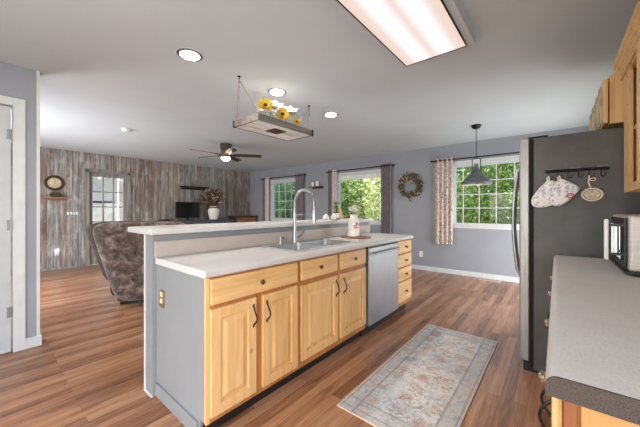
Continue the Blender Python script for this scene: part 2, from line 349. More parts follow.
# ------------------------------------------------------------------ shell
struct(bx(XA-.15, XR+.15, YR-.15, YW+.15, -.12, 0).build('floor', 'oak_floor', smooth=False), 'brown hardwood plank floor running through kitchen and living room', 'floor')
struct(bx(XA-.15, XR+.15, YR-.15, YW+.15, H, H+.12).build('ceiling', 'ceiling_paint', smooth=False), 'pale grey textured flat ceiling over both rooms', 'ceiling')
struct(bx(XA-.6, XR+.6, YR-.5, YW+.45, H+.12, H+.3).build('roof', 'roof_grey', smooth=False), 'flat grey roof slab added unseen above the ceiling to block sun', 'roof')  # unseen slab, added to keep sun out of the rooms
WZ0, WZ1 = .95, 2.08
def wall_y(name, y0, y1, x0, x1, holes, mat, label, z1=H):
    b = B(); xs = x0
    for (a, c, za, zb) in sorted(holes):
        b.box(xs, a, y0, y1, 0, z1)
        if za > 0: b.box(a, c, y0, y1, 0, za)
        b.box(a, c, y0, y1, zb, z1); xs = c
    b.box(xs, x1, y0, y1, 0, z1)
    return struct(b.build(name, mat, smooth=False), label, 'wall')
def wall_x(name, x0, x1, y0, y1, holes, mat, label):
    b = B(); ys = y0
    for (a, c, za, zb) in sorted(holes):
        b.box(x0, x1, ys, a, 0, H)
        if za > 0: b.box(x0, x1, a, c, 0, za)
        b.box(x0, x1, a, c, zb, H); ys = c
    b.box(x0, x1, ys, y1, 0, H)
    return struct(b.build(name, mat, smooth=False), label, 'wall')
W1, W2, W3 = (-6.82, -5.66), (-4.28, -2.98), (-1.53, .28)
wall_y('wall_back', YW, YW+.15, XA-.15, XR+.15, [(*W1, WZ0, WZ1), (*W2, WZ0, WZ1), (*W3, WZ0, WZ1)], 'wall_paint', 'blue-grey painted wall holding the three windows')
wall_x('wall_accent', XA-.15, XA, YE, YW, [(1.52, 2.31, 0, 2.10)], 'barn_wood', 'accent wall clad in weathered grey-brown vertical barn boards')
wall_x('wall_right', XR, XR+.15, YR, YW, [(-1.6, -.1, .25, 2.15), (3.85, 5.65, .05, 2.12)], 'wall_paint', 'blue-grey wall behind the refrigerator and upper cabinets')  # both openings are unseen, added for the fill lights
wall_y('wall_rear', YR-.15, YR, XP-.12, XR+.15, [(-2.2, .4, .15, 2.1)], 'wall_paint', 'blue-grey kitchen wall with a wide opening added for fill light')  # unseen opening, added to let the rear fill in
wall_y('wall_entry', YE-.15, YE, XA-.15, XP-.12, [(-6.6, -4.7, .02, 2.05)], 'wall_paint', 'blue-grey living room wall with a glazed patio door')
wall_x('wall_partition', XP-.12, XP, YR, .355, [(-.66, .19, 0, 2.13)], 'wall_paint', 'blue-grey partition wall holding the white hinged door')
bb = lambda n, x0, x1, y0, y1, lab: struct(bx(x0, x1, y0, y1, 0, .09, bev=.003).build(n, 'white_trim'), lab, 'baseboard')
bb('baseboard_back', XA, XR, YW-.014, YW, 'white baseboard along the window wall')
bb('baseboard_partition', XP, XP+.014, .265, .357, 'short white baseboard at the end of the partition wall')
bb('baseboard_partition_end', XP-.134, XP+.014, .355, .369, 'white baseboard wrapping the end of the partition')
struct(bx(XP-.012, XP+.004, .335, .358, .09, H).build('trim_1', 'white_trim'), 'white corner bead up the end of the partition wall', 'trim')
b = B()
for y0, y1 in ((YE, 1.45), (2.38, YW)): b.box(XA, XA+.012, y0, y1, 0, .05)
struct(b.build('baseboard_accent', 'weathered_trim'), 'thin weathered wood baseboard below the barn board wall', 'baseboard')

def window(n, X0, X1, z0, z1, cols, rows, label, y=YW, blind=False, mid=None, thick=.03):
    root = sempty('window_%d' % n, ((X0+X1)/2, y+.05, z0), label, 'window')
    b = B(); t = .035
    b.box(X0, X1, y+.03, y+.10, z0, z0+t); b.box(X0, X1, y+.03, y+.10, z1-t, z1)
    b.box(X0, X0+t, y+.03, y+.10, z0+t, z1-t); b.box(X1-t, X1, y+.03, y+.10, z0+t, z1-t)
    if mid: b.box(mid-.02, mid+.02, y+.035, y+.095, z0+t, z1-t)
    b.build('window_frame', 'white_trim', root)
    bx(X0+t, X1-t, y+.062, y+.067, z0+t, z1-t).build('window_glass', 'window_glass', root, smooth=False)
    if cols or rows:
        b = B()
        for c in cols: b.box(c-.008, c+.008, y+.058, y+.071, z0+t, z1-t)
        for r in rows: b.box(X0+t, X1-t, y+.0585, y+.0705, r-.008, r+.008)
        b.build('window_grille', 'white_trim', root)
    # liner of the opening, sill and head casing
    b = B(); b.box(X0, X0+.006, y-.002, y+.03, z0, z1); b.box(X1-.006, X1, y-.002, y+.03, z0, z1)
    b.box(X0-.03, X1+.03, y-.03, y+.03, z0-.025, z0+.004, bev=.004); b.box(X0-.02, X1+.02, y-.012, y, z0-.06, z0-.025)
    b.build('window_sill', 'white_trim', root)
    b = B(); b.box(X0-.045, X1+.045, y-.014, y, z1-.005, z1+.075); b.box(X0-.045, X0, y-.014, y, z0, z1); b.box(X1, X1+.045, y-.014, y, z0, z1)
    b.build('window_casing', 'white_trim', root)
    return root
window(1, *W1, WZ0, WZ1, [-6.543, -6.263, -6.008, -5.766], [1.24, 1.50, 1.79], 'window with white grille nearest the barn board wall')
window(2, *W2, WZ0, WZ1, [], [], 'plain white window without grille in the middle of the wall')
window(3, *W3, WZ0, WZ1, [-1.37, -1.10, -.83, -.56, -.29, -.02], [1.266, 1.520, 1.773], 'wide white grille window behind the pendant lamp')
window(4, -2.2, .4, .15, 2.1, [], [], 'wide unseen window added for fill light', y=YR-.12, mid=-.9)  # unseen window, added where the rear fill comes in
window(5, -6.6, -4.7, .02, 2.05, [], [], 'glazed patio door of the living room', y=YE-.12, mid=-5.65)
r = sempty('window_shade', (-3.63, YW, 1.97), 'white roller shade drawn up at the head of the middle window', 'shade')
bx(W2[0]+.01, W2[1]-.01, YW+.005, YW+.028, 1.975, 2.075, bev=.006).build('shade_cassette', 'white_plastic', r)

# white hinged door in the partition
d = sempty('door_1', (XP, -.235, 0), 'white hinged door in the partition wall', 'door')
b = B(); b.box(XP-.035, XP+.004, -.645, .178, .01, 2.115)
for z0, z1 in ((.2, .85), (1.02, 1.95)):
    for y0, y1 in ((-.55, -.29), (-.19, .07)): b.box(XP+.002, XP+.009, y0, y1, z0, z1, bev=.005)
b.build('door_panel', 'white_door', d)
b = B(); b.box(XP, XP+.018, .19, .265, 0, 2.20, bev=.003); b.box(XP, XP+.018, -.735, -.66, 0, 2.20, bev=.003); b.box(XP, XP+.018, -.66, .19, 2.13, 2.20, bev=.003)
b.build('door_casing', 'white_trim', d)
for z in (.35, 1.10, 1.88):
    b = B(); b.cyl((XP+.012, .184, z-.045), (XP+.012, .184, z+.045), .007, seg=10); b.box(XP+.004, XP+.008, .155, .184, z-.045, z+.045); b.build('hinge', 'stainless', d)
b = B(); b.cyl((XP, -.58, .98), (XP+.05, -.58, .98), .012); b.ball((XP+.06, -.58, .98), .027); b.build('door_knob', 'nickel', d)
# glazed 15-lite door in the accent wall
d = sempty('door_2', (XA, 1.915, 0), 'glazed exterior door of fifteen lites in the barn board wall', 'door')
b = B(); y0, y1 = 1.52, 2.31
b.box(XA-.10, XA+.03, y0-.035, y0+.035, 0, 2.10); b.box(XA-.10, XA+.03, y1-.035, y1+.035, 0, 2.10); b.box(XA-.10, XA+.03, y0-.05, y1+.05, 2.07, 2.14); b.build('door_casing', 'weathered_trim', d)
b = B(); b.box(XA-.075, XA-.03, y0+.035, y0+.10, .02, 2.07); b.box(XA-.075, XA-.03, y1-.10, y1-.035, .02, 2.07); b.box(XA-.075, XA-.03, y0+.1, y1-.1, .02, .28); b.box(XA-.075, XA-.03, y0+.1, y1-.1, 1.98, 2.07); b.build('door_sash', 'weathered_trim', d)
b = B()
for k in (1, 2): yy = y0+.1+(y1-y0-.2)*k/3; b.box(XA-.07, XA-.035, yy-.012, yy+.012, .28, 1.98)
for k in (1, 2, 3, 4): zz = .28+1.70*k/5; b.box(XA-.0695, XA-.0355, y0+.1, y1-.1, zz-.012, zz+.012)
b.build('door_muntins', 'weathered_trim', d)
bx(XA-.055, XA-.05, y0+.1, y1-.1, .28, 1.98).build('door_glass', 'window_glass', d, smooth=False)
b = B(); b.cyl((XA-.03, y1-.065, 1.0), (XA+.02, y1-.065, 1.0), .012); b.ball((XA+.03, y1-.065, 1.0), .026); b.build('door_knob', 'nickel', d)

# ------------------------------------------------------------------ island
hw = struct(bx(-2.17, -2.05, .735, 3.54, 0, 1.068).build('wall_island', 'grey_paint', smooth=False), 'grey painted half wall carrying the raised bar', 'wall')
b = B(); b.box(-2.178, -2.1705, .726, .75, 0, 1.068); b.box(-2.176, -2.04, .722, .735, 0, .002+.0); b.build('corner_trim', 'white_trim', hw)
b = B(); b.box(-2.43, -1.985, .70, 3.58, 1.068, 1.107, bev=.008, seg=3); t = b.build('bar_top', 'laminate'); tag(t, 'raised pale laminate bar top along the half wall', 'bar counter')
# counter with sink cut-out
cx0, cx1, cy0, cy1 = -1.915, -1.515, 1.555, 2.375
b = B(); z0, z1 = .876, .914
b.box(-2.03, -1.405, .745, cy0, z0, z1); b.box(-2.03, -1.405, cy1, 3.495, z0, z1); b.box(-2.03, cx0, cy0, cy1, z0, z1); b.box(cx1, -1.405, cy0, cy1, z0, z1)
ed = [(-1.405, .745, z0), (-1.392, .745, z0), (-1.385, .745, z0+.007), (-1.385, .745, z1-.010), (-1.389, .745, z1-.003), (-1.396, .745, z1), (-1.405, .745, z1)]
b.prism(ed, (0, 2.75, 0))
ct = b.build('countertop', 'laminate'); tag(ct, 'pale laminate island countertop with the sink set in it', 'countertop')
bx(-2.05, -2.03, .745, 3.54, .9145, 1.02, bev=.003).build('backsplash', 'laminate_splash', ct)

def knob(parent, p, d, mat='knob_brown'):
    """round knob at p, axis d = +1/-1 along X"""
    b = B(); b.lathe([(.006, 0), (.006, .012*1), (.014, .016), (.015, .022), (.010, .027), (.002, .028)] if d > 0 else [(.006, 0), (.006, -.012), (.014, -.016), (.015, -.022), (.010, -.027), (.002, -.028)], p, 14, 'X')
    return b.build('knob', mat, parent)
def pull(parent, p, d, L=.11, mat='black_metal'):
    b = B(); pts = []
    for k in range(13):
        a = k/12; zz = (a-.5)*L; bow = math.sin(PI*a)**.8*.030
        pts.append((p[0]+d*(.002+bow), p[1]+.006*math.sin(2*PI*a), p[2]+zz))
    b.tube(pts, [.0042 if 1 < k < 11 else .0052 for k in range(13)], 8)
    b.ball((p[0]+d*.003, p[1], p[2]+L/2+.006), (.004, .007, .010), 8, 6); b.ball((p[0]+d*.003, p[1], p[2]-L/2-.006), (.004, .007, .010), 8, 6)
    return b.build('pull', mat, parent)
def raised_door(parent, X, d, y0, y1, z0, z1, name='door', mat='honey_wood', fr=.058):
    """raised-panel door on plane X, facing d along X"""
    b = B(); t = .018; a, c = sorted((X, X+d*t)); g = .0004
    b.box(a, c, y0, y0+fr, z0, z1, bev=.003); b.box(a, c, y1-fr, y1, z0, z1, bev=.003)
    b.box(a, c, y0+fr, y1-fr, z0, z0+fr, bev=.003); b.box(a, c, y0+fr, y1-fr, z1-fr, z1, bev=.003)
    lo, hi = X+d*.006, X+d*.017; i, j = fr+.004, fr+.036
    b.box(min(X, lo), max(X, lo), y0+fr-.005, y1-fr+.005, z0+fr-.005, z1-fr+.005)
    o = [(lo, y0+i, z0+i), (lo, y1-i, z0+i), (lo, y1-i, z1-i), (lo, y0+i, z1-i)]; n = [(hi, y0+j, z0+j), (hi, y1-j, z0+j), (hi, y1-j, z1-j), (hi, y0+j, z1-j)]
    for k in range(4): b.poly([o[k], o[(k+1) % 4], n[(k+1) % 4], n[k]])
    b.poly(n)
    return b.build(name, mat, parent)
def slab_drawer(parent, X, d, y0, y1, z0, z1):
    b = B(); a, c = sorted((X, X+d*.019)); b.box(a, c, y0, y1, z0, z1, bev=.007, seg=2); return b.build('drawer', 'honey_wood_across', parent)
XF = -1.41
def base_cab(y0, y1, label, group=None, sink=False):
    t = thing('base_cabinet', (-1.72, (y0+y1)/2, 0), label, 'cabinet', group)
    b = B(); z_ = .70 if sink else .8755
    b.box(-2.03, XF, y0, y1, .10, z_)
    if sink:      # open well around the bowls
        b.box(-2.03, -1.935, y0, y1, z_, .8755); b.box(-1.50, XF, y0, y1, z_, .8755); b.box(-1.935, -1.50, y0, y0+.018, z_, .8755); b.box(-1.935, -1.50, y1-.0125, y1, z_, .8755)
    b.build('carcass', 'honey_wood_edge', t, smooth=False)
    bx(-2.03, -1.475, y0+.002, y1-.002, 0, .0995).build('toe_kick', 'toe_black', t, smooth=False); return t
G = 'base cabinets of the island'
ca = base_cab(.777, 1.447, 'island cabinet with one wide drawer over two raised panel doors, beside the grey end', G)
dr = slab_drawer(ca, XF, 1, .782, 1.430, .725, .864); knob(dr, (XF+.019, 1.105, .792), 1)
e = raised_door(ca, XF, 1, .782, 1.074, .132, .704); pull(e, (XF+.018, 1.050, .600), 1)
e = raised_door(ca, XF, 1, 1.124, 1.430, .132, .704); pull(e, (XF+.018, 1.152, .600), 1)
b = B(); b.box(-2.0495, XF, .763, .777, .10, .8755); b.box(-2.0495, -1.475, .763, .777, 0, .10); ep = b.build('end_panel', 'grey_paint', ca, smooth=False); ep['label'] = 'grey painted end panel'
bx(-2.048, -1.49, .750, .763, 0, .085, bev=.003).build('base_trim', 'grey_paint', ep)
bx(XF-.016, XF+.001, .761, .780, .10, .876).build('corner_stile', 'honey_wood', ca)
cb_ = base_cab(1.447, 2.372, 'island sink cabinet with two narrow drawers over two raised panel doors', G, True)
for ya, yb, ky in ((1.469, 1.902, 1.668), (1.943, 2.356, 2.150)):
    dr = slab_drawer(cb_, XF, 1, ya, yb, .726, .862); knob(dr, (XF+.019, ky, .797), 1)
for ya, yb, ky in ((1.469, 1.910, 1.878), (1.943, 2.356, 1.985)):
    e = raised_door(cb_, XF, 1, ya, yb, .150, .690); pull(e, (XF+.018, ky, .590), 1)
cc = base_cab(3.055, 3.47, 'narrow island cabinet with four stacked drawers at the far end', G)
for za, zb in ((.722, .864), (.562, .705), (.400, .545), (.150, .384)):
    dr = slab_drawer(cc, XF, 1, 3.068, 3.456, za, zb); knob(dr, (XF+.019, 3.27, (za+zb)/2), 1)
# dishwasher
dw = thing('dishwasher', (-1.72, 2.715, 0), 'stainless steel dishwasher built in between the island cabinets', 'dishwasher')
bx(-2.02, XF-.004, 2.376, 3.052, .10, .872).build('tub', 'black_plastic', dw, smooth=False)
bx(XF-.003, -1.382, 2.392, 3.044, .112, .858, bev=.006).build('door', 'stainless', dw)
bx(XF-.003, -1.395, 2.392, 3.044, .859, .871).build('control_strip', 'black_plastic', dw)
b = B(); pts = [(-1.382, 2.425, .800), (-1.352, 2.435, .803)]+[(-1.345-.006*math.sin(PI*k/8), 2.45+.54*k/8, .804-.0*k) for k in range(9)]+[(-1.352, 3.005, .803), (-1.382, 3.015, .800)]
b.tube(pts, .011, 10); b.build('handle', 'nickel', dw)
bx(-2.0, -1.46, 2.38, 3.05, 0, .0995).build('toe_kick', 'toe_black', dw, smooth=False)
# outlet on the end panel
def outlet(name, c, ax, label, plate='white_plastic', cat='outlet', w=.07, h=.115, d=1):
    t = thing(name, c, label, cat); b = B(); b2 = B()
    if ax == 'Y':   # plate facing -Y
        b.box(c[0]-w/2, c[0]+w/2, c[1]-.006, c[1], c[2], c[2]+h, bev=.002)
        for zz in (.25, .62): b2.box(c[0]-.017, c[0]+.017, c[1]-.009, c[1]-.006, c[2]+h*zz, c[2]+h*zz+.03, bev=.002)
    else:
        b.box(c[0], c[0]+.006, c[1]-w/2, c[1]+w/2, c[2], c[2]+h, bev=.002)
        for zz in (.25, .62): b2.box(c[0]+.006, c[0]+.009, c[1]-.017, c[1]+.017, c[2]+h*zz, c[2]+h*zz+.03, bev=.002)
    b.build('plate', plate, t); b2.build('sockets', 'cream_plastic' if plate != 'brass' else 'cream_plastic', t); return t
outlet('outlet', (-1.965, .763, .598), 'Y', 'brass plated outlet on the grey end panel of the island', 'brass')
outlet('outlet', (-2.15, YW, .27), 'Y', 'white outlet low on the window wall under the wreath')
# sink
sk = thing('sink', (-1.75, 1.97, .914), 'double bowl stainless steel sink set in the island countertop', 'sink')
b = B(); zt = .9185
for (xa, xb, ya, yb) in ((-2.005, -1.905, 1.535, 2.405), (-1.535, -1.49, 1.535, 2.405), (-1.905, -1.535, 1.535, 1.575), (-1.905, -1.535, 1.955, 1.985), (-1.905, -1.535, 2.355, 2.405)): b.box(xa, xb, ya, yb, .9145, zt)
b.build('rim', 'steel_sink', sk)
for ya, yb, dz in ((1.575, 1.955, .19), (1.985, 2.355, .17)):
    b = B(); q = bmesh.ops.create_cube(b.bm, size=1)
    for v in q['verts']: v.co = Vector((-1.72+v.co.x*.37, (ya+yb)/2+v.co.y*(yb-ya), zt-dz/2+v.co.z*dz))
    top = [f for f in b.bm.faces if f.calc_center_median().z > zt-.001]; bmesh.ops.delete(b.bm, geom=top, context='FACES')
    es = [e for e in b.bm.edges if not e.is_boundary]; bmesh.ops.bevel(b.bm, geom=es, offset=.035, segments=4, affect='EDGES', profile=.5)
    bo = b.build('bowl', 'steel_sink', sk); b = B(); b.lathe([(.0, 0), (.04, 0), (.042, .003), (.03, .004), (.0, .002)], (-1.72, (ya+yb)/2, zt-dz+.0005), 18); b.build('drain', 'chrome', bo)
# faucet
FX, FY, FZ = -1.965, 1.975, .9187
fa = thing('faucet', (FX, FY, FZ), 'tall brushed nickel spring faucet arching over the sink', 'faucet')
B().lathe([(.030, 0), (.030, .006), (.026, .012), (.024, .05), (.022, .075), (.017, .085), (.015, .30)], (FX, FY, FZ), 20).build('riser', 'nickel', fa)
rr = .125; ax0 = FX; zc = 1.295; path = [(FX, FY, 1.20), (FX, FY, zc)]+[(FX+rr-rr*math.cos(a), FY+.0*a, zc+rr*math.sin(a)) for a in [PI*k/20 for k in range(1, 21)]]+[(FX+2*rr, FY, 1.23)]
hose = B().tube(path, .012, 10).build('hose', 'nickel', fa)
dense = []
for i in range(len(path)-1):
    a_, b_ = Vector(path[i]), Vector(path[i+1]); n_ = max(1, int((b_-a_).length/.0011))
    for k in range(n_): dense.append(a_+(b_-a_)*k/n_)
coil = []; ang = 0
for i, p in enumerate(dense[:-1]):
    tt = (dense[i+1]-p).normalized(); u_ = Vector((0, 1, 0)); v_ = tt.cross(u_); ang += .0011/.008*2*PI
    coil.append(p+(u_*math.cos(ang)+v_*math.sin(ang))*.0145)
B().tube(coil, .0026, 5).build('spring', 'nickel', hose)
b = B(); b.lathe([(.012, 0), (.016, -.01), (.018, -.06), (.019, -.10), (.023, -.115), (.022, -.125), (.004, -.126)], (FX+2*rr, FY, 1.235), 18); b.build('spray_head', 'nickel', fa)
b = B(); b.cyl((FX, FY, 1.185), (FX+2*rr-.02, FY, 1.185), .006, seg=10); b.lathe([(.024, 0), (.024, .016), (.019, .016), (.019, 0)], (FX+2*rr, FY, 1.177), 18); b.lathe([(.019, 0), (.019, .025)], (FX, FY, 1.172), 16); b.build('support_arm', 'nickel', fa)
b = B(); b.cyl((FX, FY, FZ+.055), (FX+.02, FY+.045, FZ+.055), .016, seg=14); b.tube([(FX+.02, FY+.045, FZ+.055), (FX+.03, FY+.075, FZ+.075), (FX+.036, FY+.10, FZ+.11)], [.012, .006, .005], 10); b.build('lever', 'nickel', fa)
sp_ = thing('soap_dispenser', (-1.955, 1.78, .9187), 'small nickel soap dispenser on the sink ledge beside the faucet', 'soap dispenser')
B().lathe([(.02, 0), (.02, .006), (.012, .01), (.011, .05), (.013, .052), (.013, .062), (.003, .064)], (-1.955, 1.78, .9187), 16).build('pump', 'nickel', sp_)
B().tube([(-1.955, 1.78, .972), (-1.925, 1.78, .978), (-1.895, 1.78, .966)], [.006, .005, .004], 8).build('spout', 'nickel', sp_)
# round tray and milk can on the counter
TX, TY = -1.775, 2.77
t = B().lathe([(.165, 0), (.172, .004), (.172, .010), (.166, .013), (.0, .012)], (TX, TY, .9145), 40).build('round_tray', 'mid_wood'); tag(t, 'flat round wooden tray under the white milk can', 'tray')
KX, KY = TX-.02, TY-.01
mc = thing('milk_can', (KX, KY, .9275), 'white ceramic milk can vase with an orange print on the round tray', 'vase')
B().lathe([(.058, 0), (.066, .004), (.068, .02), (.066, .13), (.062, .165), (.050, .195), (.043, .21), (.043, .235), (.049, .247), (.047, .249), (.039, .235), (.039, .15), (.0, .15)], (KX, KY, .9275), 32).build('body', 'white_ceramic', mc)
b = B()   # printed pumpkins, wrapped on the can's skin
for a0, zc_, rw, rh in ((-38, .115, .026, .022), (-6, .120, .03, .026), (-22, .150, .018, .016)):
    c0 = None; ring = []
    for k in range(16):
        aa = R(a0)+rw/.066*math.cos(2*PI*k/16); zz = zc_+rh*math.sin(2*PI*k/16); rad = .0692 if zz < .13 else .0692-(zz-.13)*.12
        ring.append((KX+rad*math.cos(aa), KY+rad*math.sin(aa), .9275+zz))
    b.poly(ring)
b.build('print', 'orange_print', mc)
for s in (-1, 1):
    B().tube([(KX, KY+s*.055, .9275+.19), (KX, KY+s*.082, .9275+.185), (KX, KY+s*.088, .9275+.155), (KX, KY+s*.067, .9275+.125)], .006, 8).build('handle', 'white_ceramic', mc)
def flower(name, base, head, r, pet, cen, label, cat, group, npet=14, layers=2, cen_r=.35, tilt=None, stem='leaf_green', plen=1.0):
    t = thing(name, base, label, cat, group); hb, hh = Vector(base), Vector(head)
    B().tube([hb, hb.lerp(hh, .55)+Vector((.006, -.004, 0)), hh], .0028, 6).build('stem', stem, t)
    n = Vector(tilt or (.5, -.6, .6)).normalized(); u_ = n.orthogonal().normalized(); v_ = n.cross(u_); b = B()
    for la in range(layers):
        for k in range(npet):
            a = 2*PI*(k+.5*la)/npet; d_ = (u_*math.cos(a)+v_*math.sin(a))+n*(.15+.35*la)
            b.leaf(hh+n*.003*la, d_, n, r*plen*(1-.12*la), r*2.4/npet*1.9)
    b.build('petals', pet, t, smooth=False, fix=False)
    b = B(); b.T = Matrix.Translation(hh+n*.004) @ n.to_track_quat('Z', 'Y').to_matrix().to_4x4(); b.ball((0, 0, 0), (r*cen_r, r*cen_r, r*cen_r*.5), 12, 8); b.build('center', cen, t)
    return t
for k, (dx, dy, dz, tl) in enumerate(((.02, -.03, .335, (.7, -.6, .3)), (.0, .03, .365, (.5, -.5, .6)), (-.035, -.01, .345, (.2, -.8, .5)), (.03, .04, .315, (.8, -.1, .4)))):
    flower('daisy', (KX+dx*.3, KY+dy*.3, .9275+.155), (KX+dx*.7, KY+dy*.7, .9275+dz-.035), .040, 'petal_white', 'seed_brown',
           ['white daisy with dark centre lowest over the front of the milk can', 'topmost white daisy standing in the milk can', 'white daisy leaning over the back of the milk can', 'white daisy turned towards the dishwasher in the milk can'][k], 'flower', 'daisies in the milk can', 12, 2)
# things at the far end of the bar
ZB = 1.1075
for k, (yy, xx) in enumerate(((2.845, -2.27), (2.935, -2.22))):
    t = thing('white_jar', (xx, yy, ZB), ['squat white jar on the bar, the one nearer the faucet', 'squat white jar on the bar, the one next to the potted plant'][k], 'jar', 'white jars on the bar')
    B().lathe([(.030, 0), (.040, .006), (.042, .03), (.034, .045), (.03, .05)], (xx, yy, ZB), 20).build('body', 'white_ceramic', t)
    B().lathe([(.034, .0505), (.034, .056), (.012, .064), (.009, .072), (.002, .075)], (xx, yy, ZB), 20).build('lid', 'white_ceramic', t)
t = thing('potted_plant', (-2.25, 3.04, ZB), 'small upright green plant in a white pot on the bar', 'plant')
B().lathe([(.032, 0), (.036, .002), (.045, .075), (.047, .08), (.040, .08), (.036, .06), (.0, .06)], (-2.25, 3.04, ZB), 20).build('pot', 'white_ceramic', t)
B().lathe([(.048, 0), (.052, .004), (.052, .012), (.046, .012), (.046, .004)], (-2.25, 3.04, ZB-.0), 20).build('saucer', 'black_plastic', t)
b = B()
for k in range(60):
    a = random.uniform(0, 2*PI); zz = random.uniform(.06, .21); rr_ = random.uniform(.0, .026)
    b.leaf(Vector((-2.25+rr_*math.cos(a), 3.04+rr_*math.sin(a), ZB+zz)), Vector((math.cos(a)*.6, math.sin(a)*.6, .8)), Vector((0, 0, 1)), .05, .02)
b.build('leaves', 'leaf_green', t, smooth=False, fix=False)
b = B(); b.prism([(-2.30, 3.15, ZB), (-2.30, 3.25, ZB), (-2.30, 3.235, ZB+.03), (-2.30, 3.17, ZB+.15), (-2.30, 3.155, ZB+.16)], (.03, 0, 0))
t = b.build('wooden_wedge', 'tan_wood'); tag(t, 'tan wooden wedge block standing on the bar beside the potted plant', 'wood block')

# ------------------------------------------------------------------ refrigerator
fr = thing('refrigerator', (.2, 3.115, 0), 'side by side stainless refrigerator with dark grey side', 'refrigerator')
bx(-.135, .60, 2.66, 3.57, .035, 1.768, bev=.006).build('cabinet', 'fridge_side', fr)
bx(-.158, -.136, 2.668, 3.562, .05, 1.765).build('gasket', 'black_gap', fr, smooth=False)
for ya, yb, hy in ((2.66, 3.015, 2.965), (3.025, 3.57, 3.075)):
    e = bx(-.222, -.159, ya, yb, .085, 1.776, bev=.010, seg=3).build('door', 'steel_dark', fr)
    pts = [(-.222, hy, 1.60), (-.245, hy, 1.585)]+[(-.262-.030*math.sin(PI*k/14), hy, 1.55-.83*k/14) for k in range(15)]+[(-.245, hy, .69), (-.222, hy, .675)]
    B().tube(pts, .013, 10).build('handle', 'nickel', e)
bx(-.20, -.05, 2.69, 3.54, .0, .08).build('base_grille', 'black_plastic', fr)
for yy in (2.70, 3.53): bx(-.17, -.05, yy-.02, yy+.02, 1.7765, 1.784, bev=.003).build('hinge_cap', 'black_plastic', fr)
# hook rail on the refrigerator's side
RY = 2.66
hr = thing('hook_rail', (.10, RY, 1.50), 'black six hook rail stuck on the side of the refrigerator', 'hook rail')
def rp(x_): return 1.505+.004*0
B().tube([(-.065, RY-.028, 1.502), (.262, RY-.028, 1.502)], .0055, 8).tube([(-.065, RY-.014, 1.514), (.262, RY-.014, 1.514)], .004, 8).build('rail', 'black_metal', hr)
for px_ in (-.035, .10, .235): bx(px_-.028, px_+.028, RY-.011, RY-.0005, 1.498, 1.53, bev=.003).build('mount_plate', 'grey_metal', hr)
HK = (-.045, .005, .058, .112, .166, .222)
for hx in HK:
    pts = [(hx, RY-.03, 1.502), (hx, RY-.033, 1.475)]+[(hx+.011*(1-math.cos(a)), RY-.042+.009*math.cos(a), 1.465-.013*math.sin(a)) for a in [PI*k/8 for k in range(1, 9)]]+[(hx+.026, RY-.054, 1.474)]
    B().tube(pts, .0028, 6).build('hook', 'black_metal', hr)
# oven mitts (outlines in metres on the refrigerator's side)
F_ = 284.44
def pz(px_, py_, y_):
    th = R(39.8); u_ = (px_-320)/F_; dx_ = -math.sin(th)+math.cos(th)*u_; dy_ = math.cos(th)+math.sin(th)*u_
    return (dx_/dy_*y_, y_, 1.23-(py_-210)/F_*y_/dy_)
def mitt(name, outline, loop, y_, label):
    o = [Vector(pz(*p, y_)) for p in outline]; c = sum(o, Vector())/len(o)
    # smooth outline
    for _ in range(2):
        q = []
        for i in range(len(o)): a, b_ = o[i], o[(i+1) % len(o)]; q += [a.lerp(b_, .25), a.lerp(b_, .75)]
        o = q
    t = thing(name, (c.x, y_, min(p.z for p in o)), label, 'oven mitt', 'oven mitts on the hook rail'); b = B(); n = len(o)
    rows = []
    for sgn, ins, off in ((1, .55, .016), (1, .85, .013), (1, .97, .006), (0, 1, 0), (-1, .97, .006), (-1, .85, .009), (-1, .5, .010)):
        rows.append([b.bm.verts.new(c+(p-c)*ins+Vector((0, -sgn*off, 0))) for p in o])
    for a, d_ in zip(rows, rows[1:]):
        for i in range(n): b.bm.faces.new((a[i], a[(i+1) % n], d_[(i+1) % n], d_[i]))
    b.bm.faces.new(rows[0]); b.bm.faces.new(rows[-1][::-1])
    b.build('body', 'mitt_print', t)
    L_ = [Vector(pz(*p, y_)) for p in loop]; B().tube(L_, .005, 6).build('loop', 'cream_cloth', t); return t, c
mitt('oven_mitt', [(546.5,181),(549,180),(556,181),(562,186),(564,193),(557,203),(550,206.5),(540,208),(533.5,207),(531,203.5),(531.5,198),(537,190.5)], [(547.5,181.5),(547.3,178),(548.8,176.2),(549.5,178),(549,181)], 2.620, 'floral quilted oven mitt on the first hook, half covered by the other')
t, c = mitt('oven_mitt', [(558,179.5),(562.5,178.6),(572,183),(580.8,187.6),(579.6,190),(571.3,199),(565,204),(558.8,206.4),(553.5,206),(549.8,203),(549.2,198.8),(550.6,192.5),(553.8,185.6)], [(558.7,180.5),(557.8,177.5),(559.2,175.8),(560.2,177.5),(560.3,180)], 2.588, 'floral quilted oven mitt with a red swirl hanging in front')
b = B(); cc_ = Vector(pz(570, 196, 2.568)); b.tube([cc_+Vector((.020*math.cos(a)*(1-a/14), 0, .020*math.sin(a)*(1-a/14))) for a in [k*.35 for k in range(22)]], .0035, 6); b.build('swirl', 'print_red', t)
